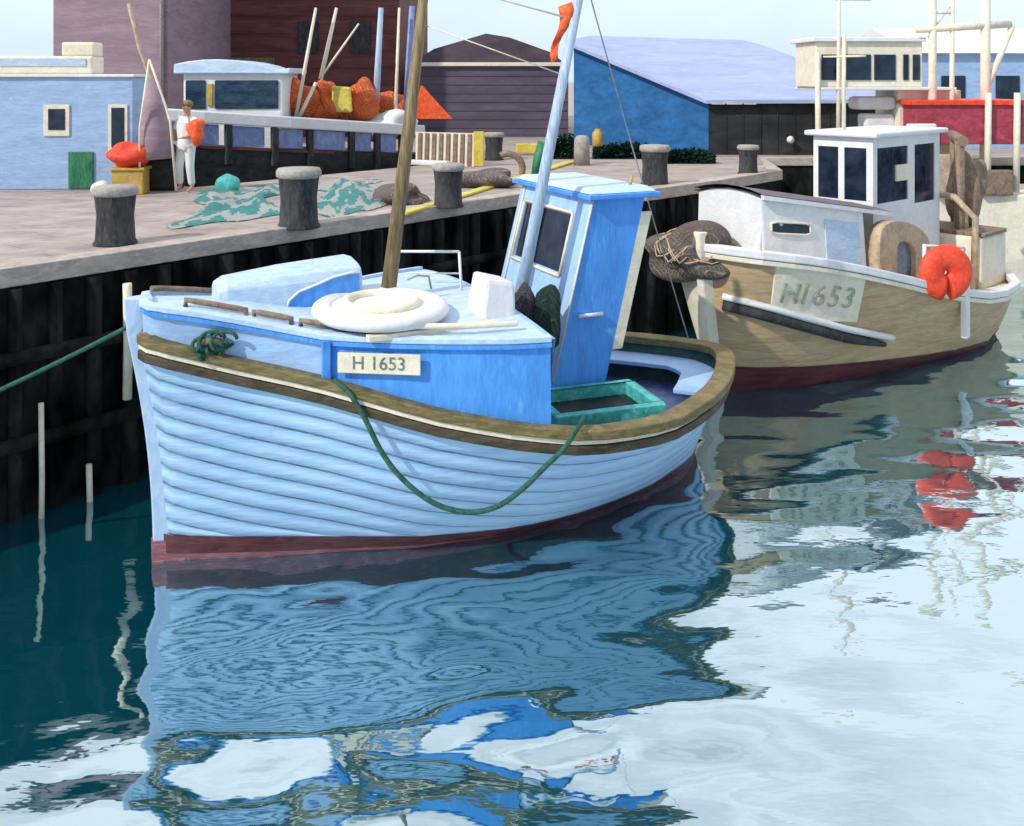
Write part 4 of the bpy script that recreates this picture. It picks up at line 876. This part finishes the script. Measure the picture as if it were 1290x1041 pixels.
# blue / black warehouse with lilac roof
bw_ = empty('warehouse', (5.2, 25.2, ZQ), 0, 'long warehouse with bright blue end wall and black front under lilac roof', 'building', 'harbour buildings')
o0 = Vector((5.2, 25.2, ZQ)); A0 = Vector((1.9, 29.3, ZQ)) - o0; C0 = Vector((0, 0, 0)); D0 = Vector((10.0, 25.0, ZQ)) - o0; E0_ = Vector((8.3, 31.5, ZQ)) - o0
zt = lambda p, z: Vector((p.x, p.y, z - ZQ))
G0 = Vector((4.3, 34.5, ZQ)) - o0; H0_ = Vector((9.3, 35.5, ZQ)) - o0
mb = MB(); mb.quadbox([A0, C0, C0 + Vector((.12, .16, 0)), A0 + Vector((.16, .12, 0))], [zt(A0, 5.58), zt(C0, 3.94), zt(C0 + Vector((.12, .16, 0)), 3.94), zt(A0 + Vector((.16, .12, 0)), 5.58)]); mb.build('end_wall', M['bluewall'], bw_)
mb = MB(); mb.quadbox([C0 + Vector((.01, -.005, 0)), D0, D0 + Vector((0, .15, 0)), C0 + Vector((.12, .16, 0))], [zt(C0 + Vector((.01, -.005, 0)), 3.93), zt(D0, 3.93), zt(D0 + Vector((0, .15, 0)), 3.93), zt(C0 + Vector((.12, .16, 0)), 3.93)]); fw = mb.build('front_wall', M['blackwall'], bw_)
mb = MB(); mb.quadbox([D0, H0_, H0_ - Vector((.2, 0, 0)), D0 - Vector((.2, -.1, 0))], [zt(D0, 3.9), zt(H0_, 3.9), zt(H0_ - Vector((.2, 0, 0)), 3.9), zt(D0 - Vector((.2, -.1, 0)), 3.9)]); mb.build('end_wall', M['blackwall'], bw_)
ra_ = [zt(A0 + Vector((-.25, -.1, 0)), 5.66), zt(C0 + Vector((-.12, -.25, 0)), 3.96), zt(D0 + Vector((.35, -.25, 0)), 3.98), zt(E0_, 5.62), zt(Vector((7.6, 31.2, 0)) - Vector((5.2, 25.2, 0)), 5.78), zt(Vector((2.5, 31.0, 0)) - Vector((5.2, 25.2, 0)), 5.92)]
ra2 = [p + Vector((0, 0, .10)) for p in ra_]
mb = MB(); P = ra_ + ra2 ; 
mb.add(P, [(0, 1, 5), (1, 4, 5), (1, 2, 4), (2, 3, 4), (6, 7, 11), (7, 10, 11), (7, 8, 10), (8, 9, 10)] + [(i, (i+1) % 6, 6+(i+1) % 6, 6+i) for i in range(6)])
bk_ = [zt(G0, 3.9), zt(H0_, 3.9)]
mb.add([ra2[5], ra2[4], ra2[3], bk_[1], bk_[0], ra2[0]], [(0, 1, 3, 4), (1, 2, 3), (0, 4, 5)]); mb.build('roof', M['lilacroof'], bw_)
mb = MB(); mb.quadbox([A0 + Vector((0, 0, 0)), G0, G0 + Vector((.2, 0, 0)), A0 + Vector((.2, .1, 0))], [zt(A0, 5.5), zt(G0, 3.9), zt(G0 + Vector((.2, 0, 0)), 3.9), zt(A0 + Vector((.2, .1, 0)), 5.5)]); mb.build('rear_wall', M['bluewall'], bw_)
o = MB().lathe([(0, 0), (.07, .02), (.10, .08), (.0, .14)], n=12).build('wall_lamp', M['white'], bw_); o.location = Vector((7.28, 24.98, 3.02)) - o0; o.rotation_euler = (R(90), 0, 0)
mb = MB()
for i in range(1, 11): x_ = .45*i; mb.box((x_-.015, -.03 - .2*x_/4.8, 0.0), (x_+.015, .02 - .2*x_/4.8, 1.50))
mb.build('cover_strips', M['blackwall'], bw_)
st = empty('boat_store', (11.6, 27.5, ZQ), R(2), 'pale blue store with white roof far right behind the crimson deckhouse', 'building', 'harbour buildings')
MB().box((0, 0, 0), (9, 5, 2.75)).build('wall', M['shedblue'], st); MB().quadbox([(-.2, -.2, 2.75), (9.2, -.2, 2.75), (9.2, 5.2, 2.75), (-.2, 5.2, 2.75)], [(-.2, 2.4, 3.6), (9.2, 2.4, 3.6), (9.2, 2.6, 3.6), (-.2, 2.6, 3.6)]).build('roof', M['white'], st)
for x_ in (.8, 2.4): bx((x_, -.04, 1.2), (x_+.7, 0, 2.1), 'glass', 'window', st, .01)
# left pale blue shed
sh = empty('harbour_shed', (-9.0, 17.2, ZQ), R(4), 'pale blue harbour shed with green shutter at far left of the quay', 'shed', 'harbour buildings')
sh.scale = (.95, .95, .95)
MB().box((-1.6, 0, 0), (2.22, .8, 2.14)).build('wall', M['shedblue'], sh, bev=.02)
bx((-1.7, -.06, 2.14), (2.26, .86, 2.2), 'white', 'roof', sh)
bx((-1.7, .1, 2.2), (1.42, .75, 2.55), 'cream', 'roof_box', sh, .04); bx((.8, .2, 2.55), (1.42, .7, 2.82), 'cream', 'roof_vent', sh, .04); bx((-1.6, .08, 2.36), (1.3, .1, 2.5), 'vanblue', 'roof_panel', sh, 0)
wd_ = bx((.56, -.03, 1.02), (1.04, .0, 1.62), 'cream', 'window', sh, .01); bx((.65, -.045, 1.14), (.96, -.028, 1.54), 'glass', 'pane', wd_, .015)
wd_ = bx((1.76, -.03, .72), (2.12, .0, 1.62), 'cream', 'window', sh, .01); bx((1.82, -.045, .80), (2.06, -.028, 1.56), 'glass', 'pane', wd_, .015)
bx((1.02, -.04, .02), (1.48, .0, .72), 'green', 'shutter', sh, .01)
# crate, ball and box beside it
o = empty('fish_crate', gp(141, 246), R(5), 'ochre crate beside the pale blue shed', 'crate'); bx((-.02, 0, 0), (.52, .4, .42), 'ochre', 'crate_body', o, .02); bx((-.05, -.03, .42), (.55, .43, .47), 'ochre', 'crate_rim', o, .01)
cr_ = o
o = lump('net_float', M['red'], gp(141, 246) + Vector((.22, .2, .66)), (.33, .26, .24), 52, None, 4, .2, .22); tag(o, 'red net bundle lying on the ochre crate', 'net bundle')
o = lump('net_float', M['white'], gp(126, 247) + Vector((0, 0, .13)), (.16, .14, .14), 53, None, 3, .1); tag(o, 'small white float on the ground before the ochre crate', 'float')
o = empty('steel_tank', gp(178, 241), R(3), 'black steel tank standing between ochre crate and white figure', 'tank'); bx((0, 0, 0), (.62, .6, .60), 'dark', 'tank_body', o, .06); bx((.08, .08, .60), (.55, .5, .64), 'charcoal', 'tank_lid', o, .02)
# leaning pole with furled mauve sail
sp_ = empty('furled_sail', (-6.3, 16.8, ZQ), 0, 'mauve furled sail hanging on a leaning spar above the black tank', 'sail')
def spl(px, py, Y): return onb(px, py, Y) - Vector((-6.3, 16.8, ZQ))
mb = MB().tube([spl(192, 100, 16.8), spl(193, 140, 16.8), spl(196, 175, 16.8), spl(197, 200, 16.8)], [.10, .20, .27, .29], 14, jit=.06); mb.build('sail_cloth', M['mauve'], sp_)
MB().tube([spl(162, 5, 16.8), spl(176, 62, 16.8), spl(192, 105, 16.8), spl(203, 135, 16.8)], .035, 8).build('spar', M['tanlight'], sp_)
MB().tube([spl(188, 75, 16.5), spl(176, 160, 16.5), spl(176, 240, 16.5)], .02, 6).tube([spl(188, 75, 16.5), spl(204, 120, 16.5), spl(214, 150, 16.5), spl(222, 240, 16.5)], .02, 6).build('halyard', M['cream'], sp_)

# ------------------------------------------------------------------ quay furniture
def bollard():
    o = empty('bollard', (0, 0, ZQ), 0, None, 'bollard', 'mooring bollards along the quay edge')
    MB().lathe([(.0, 0), (.25, 0), (.25, .02), (.225, .06), (.21, .35), (.235, .58), (.24, .60)], n=18).build('post', M['charcoal'], o)
    MB().lathe([(.235, .58), (.262, .60), (.262, .66), (.24, .69), (.0, .70)], n=18).build('cap', M['greycap'], o)
    return o
proto = None
for i, (px, py, sc, lab) in enumerate(((132, 313, 1.02, 'black mooring bollard nearest the left end of the quay'), (370, 291, 1.16, 'tall black mooring bollard left of the brown mast among teal nets'), (563, 264, .98, 'black mooring bollard right of the brown mast by the yellow kerb'),
                                       (828, 236, 1.10, 'grey mooring bollard beneath the blue end wall'), (947, 221, .88, 'grey mooring bollard beneath the black warehouse front'), (622, 203, .98, 'dark bollard far back beside the slatted fence'))):
    o = proto if False else None
    if proto is None: proto = bollard(); o = proto
    else: o = copy_tree(proto)
    Y = (EYE - ZQ) * 1200 / (py - 100); o.location = ((px - 645) / 1200 * Y, Y + .3, ZQ); o.scale = (sc, sc, sc); o['label'] = lab; o.rotation_euler.z = i * 1.1
# slatted fence
f0, f1 = gp(524, 207), gp(600, 210); fd = (f1 - f0); fl_ = fd.length; fd.normalize()
fe_ = empty('slat_fence', f0, math.atan2(fd.y, fd.x), 'short fence of brown slats on cream rails below the purple warehouse', 'fence')
mb = MB(); 
for i in range(8): x_ = .06 + i * (fl_ - .1) / 8; mb.quadbox([(x_, -.05, .02), (x_+.1, -.05, .02), (x_+.1, -.02, .02), (x_, -.02, .02)], [(x_+.03, -.05, .74), (x_+.12, -.05, .74), (x_+.12, -.02, .74), (x_+.03, -.02, .74)])
mb.build('slats', M['brownwood'], fe_)
MB().box((0, -.015, 0), (fl_, .03, .76)).build('backing_board', M['cream'], fe_)
MB().box((-.2, -.3, 0), (fl_*.62, -.08, .12)).build('foot_beam', M['white'], fe_, bev=.03)
p = gp(603, 210); o = MB().box((-.12, -.05, 0), (.12, .05, .80)).build('marker_post', M['yellow'], None, p, .02); tag(o, 'yellow marker post at the right end of the slatted fence', 'post')
# tyre hoop
p = gp(640, 222); o = torus(MB(), .30, .07, n=24, m_=10, a0=R(-25), a1=R(120)).build('hose_hoop', M['brownwood'], None, p + Vector((0, 0, .16))); o.rotation_euler = (R(90), 0, 0); tag(o, 'brown curved hose end rising from the quay near the dark bollard', 'hose')
p = gp(672, 224); o = MB().tube([p, p + Vector((.1, .0, .35)), p + Vector((.22, 0, .72))], [.06, .11, .13], 10, jit=.08).build('rolled_net', M['green']); tag(o, 'green rolled net leaning beside the silver pole', 'net roll')
for (px0, px1, py, m_, nm, lab, cat) in ((650, 690, 196, 'yellow', 'timber_beam', 'yellow timber beam lying before the purple warehouse', 'beam'),):
    a_, b_ = gp(px0, py), gp(px1, py + 3); o = MB().box((0, 0, .05), ((b_-a_).length, .2, .3)).build(nm, M[m_], None, a_, .02); tag(o, lab, cat)
p = gp(733, 208); o = MB().lathe([(0, 0), (.19, 0), (.18, .5), (.17, .62), (.12, .68), (0, .70)], n=16).build('concrete_post', M['greycap'], None, p); tag(o, 'pale concrete post standing left of the blue end wall', 'post')
o = empty('oil_can', gp(753, 187) , 0, 'ochre can standing before the blue end wall', 'can'); MB().lathe([(0, 0), (.16, 0), (.16, .44), (.10, .5), (.08, .56), (0, .56)], n=14).build('can_body', M['ochre'], o)
# dark green shrubs at the warehouse foot
def shrub(p, w_, h_, seed, lab, d=.35):
    rd2 = random.Random(seed); mb = MB()
    for i in range(int(1500 * w_)):
        a = rd2.uniform(-1, 1); t = rd2.random(); c_ = Vector((a*w_/2, rd2.uniform(-d, d)*.5, h_*t*(1 - .35*a*a)*rd2.uniform(.7, 1.05))); r_ = rd2.uniform(.04, .075)
        u = Vector((rd2.gauss(0, 1), rd2.gauss(0, 1), rd2.gauss(0, 1))).normalized(); v = u.orthogonal().normalized()
        mb.add([c_ - u*r_, c_ + v*r_*.5, c_ + u*r_, c_ - v*r_*.5], [(0, 1, 2, 3)])
    e = empty('shrub', p, 0, lab, 'shrub', 'shrubs at the foot of the blue warehouse'); mb.build('foliage', M['dkgreen'], e, fix=False)
    sb_ = MB()
    for i in range(7): x_ = (-.4+.8*i/6)*w_; sb_.tube([(x_, 0, 0), (x_*1.05, 0, h_*.6)], .012, 5)
    sb_.build('stems', M['brownwood'], e)
shrub(gp(715, 200), .75, .62, 1, 'round dark green shrub at the left corner of the blue end wall')
shrub(gp(790, 200), 1.7, .42, 2, 'low dark green hedge along the foot of the blue end wall')
shrub(gp(868, 206), 1.2, .36, 3, 'low dark green shrub at the corner of blue and black walls')
# teal nets lying on the pier
def netpile(name, pts_px, h_, seed, lab):
    pts = [gp(*p_) for p_ in pts_px]; c_ = sum(pts, Vector()) / len(pts); e = empty(name, c_, 0, lab, 'net', 'teal nets spread on the pier')
    rd2 = random.Random(seed); N_ = 34; P = []; a_, b_, cc, d_ = [p_ - c_ for p_ in pts]
    for i in range(N_):
        for j in range(N_):
            u, v = i/(N_-1), j/(N_-1); p_ = a_*(1-u)*(1-v) + b_*u*(1-v) + cc*u*v + d_*(1-u)*v
            ed_ = min(u, 1-u, v, 1-v)*5; k_ = min(1, ed_); wob = .5 + .5*math.sin(17*v + 3*math.sin(5*u+seed)) ; z_ = .006 + k_*h_*(.35 + .65*wob)*(.7+.3*math.sin(7*u+seed))
            P.append((p_.x + (.16*math.sin(9*v+seed)+.07*math.sin(23*v)) * (2*u-1), p_.y + .12*math.sin(11*u+seed)*(2*v-1), z_ + rd2.uniform(0, .012)))
    F_ = [(i*N_+j, (i+1)*N_+j, (i+1)*N_+j+1, i*N_+j+1) for i in range(N_-1) for j in range(N_-1)]
    mb = MB(); mb.add(P, F_, 0, True)
    for k_ in range(len(F_)): i_, j = divmod(k_, N_-1); mb.m[k_] = 1 if math.sin(j*.75 + 1.3*math.sin(i_*.35+seed) + .8*math.sin(i_*.9)) > .25 + .5*math.sin(i_*.22+seed) else (2 if (rd2.random() < .05) else 0)
    mb.build('netting', [M['tealnet'], M['whitenet'], M['quaytop']], e); return e
netpile('fishing_net', [(232, 288), (345, 272), (352, 232), (262, 240)], .16, 1, 'teal and white net spread on the pier left of the tall bollard')
netpile('fishing_net', [(398, 276), (492, 262), (470, 226), (400, 234)], .2, 5, 'teal and white net spread on the pier right of the tall bollard')
o = lump('net_float', M['teal'], gp(286, 244) + Vector((0, 0, .16)), (.2, .16, .18), 61, None, 3, .15); tag(o, 'round teal float at the far edge of the pier', 'float')
for (px, py, r3, sd_, lab) in ((505, 258, (.40, .4, .22), 62, 'grey net heap on the quay immediately left of the middle bollard'), (612, 238, (.55, .45, .22), 63, 'wide grey net heap on the quay right of the middle bollard'), (925, 247, (1.3, .45, .25), 64, 'long grey canvas heap lying at the quay edge above the tan boat')):
    if px > 900: continue
    o = lump('net_heap', M['heap'], gp(px, py) + Vector((0, .3, .1)), r3, sd_, None, 4, .25, .12); tag(o, lab, 'net heap', 'heaps of fishing net')
# rope down the quay face
a_ = onb(590, 266, 16.9); o = MB().tube([onb(588, 252, 17.2), onb(600, 285, 16.6), onb(612, 306, 16.2), onb(618, 330, 15.9)], .022, 6).build('rope', M['cream']); tag(o, 'pale rope hanging down the dark quay face left of the wheelhouse', 'rope')
# orange pennant on the silver pole
pb_ = W(4.46, .5, 5.24); mb = MB(); P = []; Nf = 8
for i in range(Nf+1):
    t = i/Nf
    for j in range(4): u = j/3; P.append(pb_ + Vector((-.05 - .10*u - .10*t + (.04*math.sin(6*t)), .03*math.sin(9*t+3*u), .16 - .62*t)) + Vector((.26*(u-.5)*(1-.35*t), 0, .05*u)))
mb.add(P, [(i*4+j, i*4+j+1, (i+1)*4+j+1, (i+1)*4+j) for i in range(Nf) for j in range(3)], 0, True)
fg = mb.build('pennant', M['orange']); sm_ = fg.modifiers.new('thickness', 'SOLIDIFY'); sm_.thickness = .006; tag(fg, 'orange pennant hanging from the silver pole of the blue boat', 'flag')

# ------------------------------------------------------------------ person in white on the pier
pe = empty('person', gp(232, 242), R(-20), 'person in white shirt and trousers holding an orange bundle on the pier', 'person'); pe.scale = (.95, .95, .95); pe.rotation_euler.y = R(3)
def skin(name, joints, bones, m_, root=0, sub=2):
    me_ = bpy.data.meshes.new(name); me_.from_pydata([j[0] for j in joints], bones, []); o_ = bpy.data.objects.new(name, me_); C.objects.link(o_); o_.parent = pe
    sk = o_.modifiers.new('skin', 'SKIN'); 
    for i, j in enumerate(joints): me_.skin_vertices[0].data[i].radius = (j[1], j[1] * (j[2] if len(j) > 2 else 1)); 
    me_.skin_vertices[0].data[root].use_root = True; sk.use_smooth_shade = True
    ss_ = o_.modifiers.new('sub', 'SUBSURF'); ss_.levels = sub; ss_.render_levels = sub; me_.materials.append(m_); return o_
J = [((0, 0, .90), .115), ((0, 0, 1.12), .11), ((.01, 0, 1.32), .13), ((.01, -.01, 1.42), .055), ((.015, -.03, 1.50), .06), ((.015, -.05, 1.57), .088), ((.015, -.045, 1.65), .075),
     ((-.17, 0, 1.35), .055), ((-.24, -.03, 1.10), .042), ((-.22, -.16, .90), .03), ((.19, 0, 1.35), .055), ((.26, -.06, 1.12), .042), ((.20, -.24, 1.05), .03),
     ((-.09, 0, .84), .085), ((-.11, -.04, .48), .058), ((-.13, .05, .09), .04), ((-.13, -.10, .035), .032), ((.09, 0, .84), .085), ((.12, -.02, .48), .058), ((.14, .05, .09), .04), ((.15, -.10, .035), .032)]
Bn = [(0, 1), (1, 2), (2, 3), (3, 4), (4, 5), (5, 6), (2, 7), (7, 8), (8, 9), (2, 10), (10, 11), (11, 12), (0, 13), (13, 14), (14, 15), (15, 16), (0, 17), (17, 18), (18, 19), (19, 20)]
for (wr, base, dirv) in ((9, Vector((-.22, -.16, .90)), Vector((0, -.5, -.85))), (12, Vector((.20, -.24, 1.05)), Vector((-.7, -.6, -.1)))):
    dirv.normalize(); side_ = dirv.cross(Vector((0, 0, 1))).normalized(); pi_ = len(J); J.append((tuple(base + dirv*.07), .028)); Bn.append((wr, pi_))
    for k_, (of, ln) in enumerate(((-.027, .065), (-.009, .075), (.009, .07), (.027, .055))):
        J.append((tuple(base + dirv*.10 + side_*of), .009)); J.append((tuple(base + dirv*(.10+ln) + side_*of*1.2 + Vector((0, .01, -.012))), .007)); Bn += [(pi_, len(J)-2), (len(J)-2, len(J)-1)]
    J.append((tuple(base + dirv*.08 - side_*.05 + Vector((0, 0, .01))), .010)); Bn.append((pi_, len(J)-1))
skin('body', J, Bn, M['skin'])
skin('shirt', [((0, 0, .74), .19), ((0, 0, 1.14), .165), ((.01, 0, 1.33), .15), ((-.17, 0, 1.36), .072), ((-.24, -.03, 1.12), .06), ((.19, 0, 1.36), .072), ((.26, -.06, 1.14), .06), ((.01, -.01, 1.41), .07)], [(0, 1), (1, 2), (2, 3), (3, 4), (2, 5), (5, 6), (2, 7)], M['white'], 1, 2)
skin('trousers', [((0, 0, 1.02), .165), ((-.09, 0, .83), .105), ((-.11, -.04, .48), .08), ((-.13, .04, .12), .065), ((.09, 0, .83), .105), ((.12, -.02, .48), .08), ((.14, .04, .12), .065)], [(0, 1), (1, 2), (2, 3), (0, 4), (4, 5), (5, 6)], M['white'])
lump('hair', M['hair'], (.015, -.03, 1.645), (.098, .105, .085), 5, pe, 3, .06)
fc = MB().tube([(.015, -.135, 1.585), (.015, -.155, 1.57)], .012, 5); fc.build('nose', M['skin'], pe)
o = lump('cloth_bundle', M['orange'], gp(232, 242) + Vector((.30, -.24, 1.10)), (.15, .13, .22), 81, None, 3, .2); tag(o, 'orange bundle held by the person in white', 'bundle')
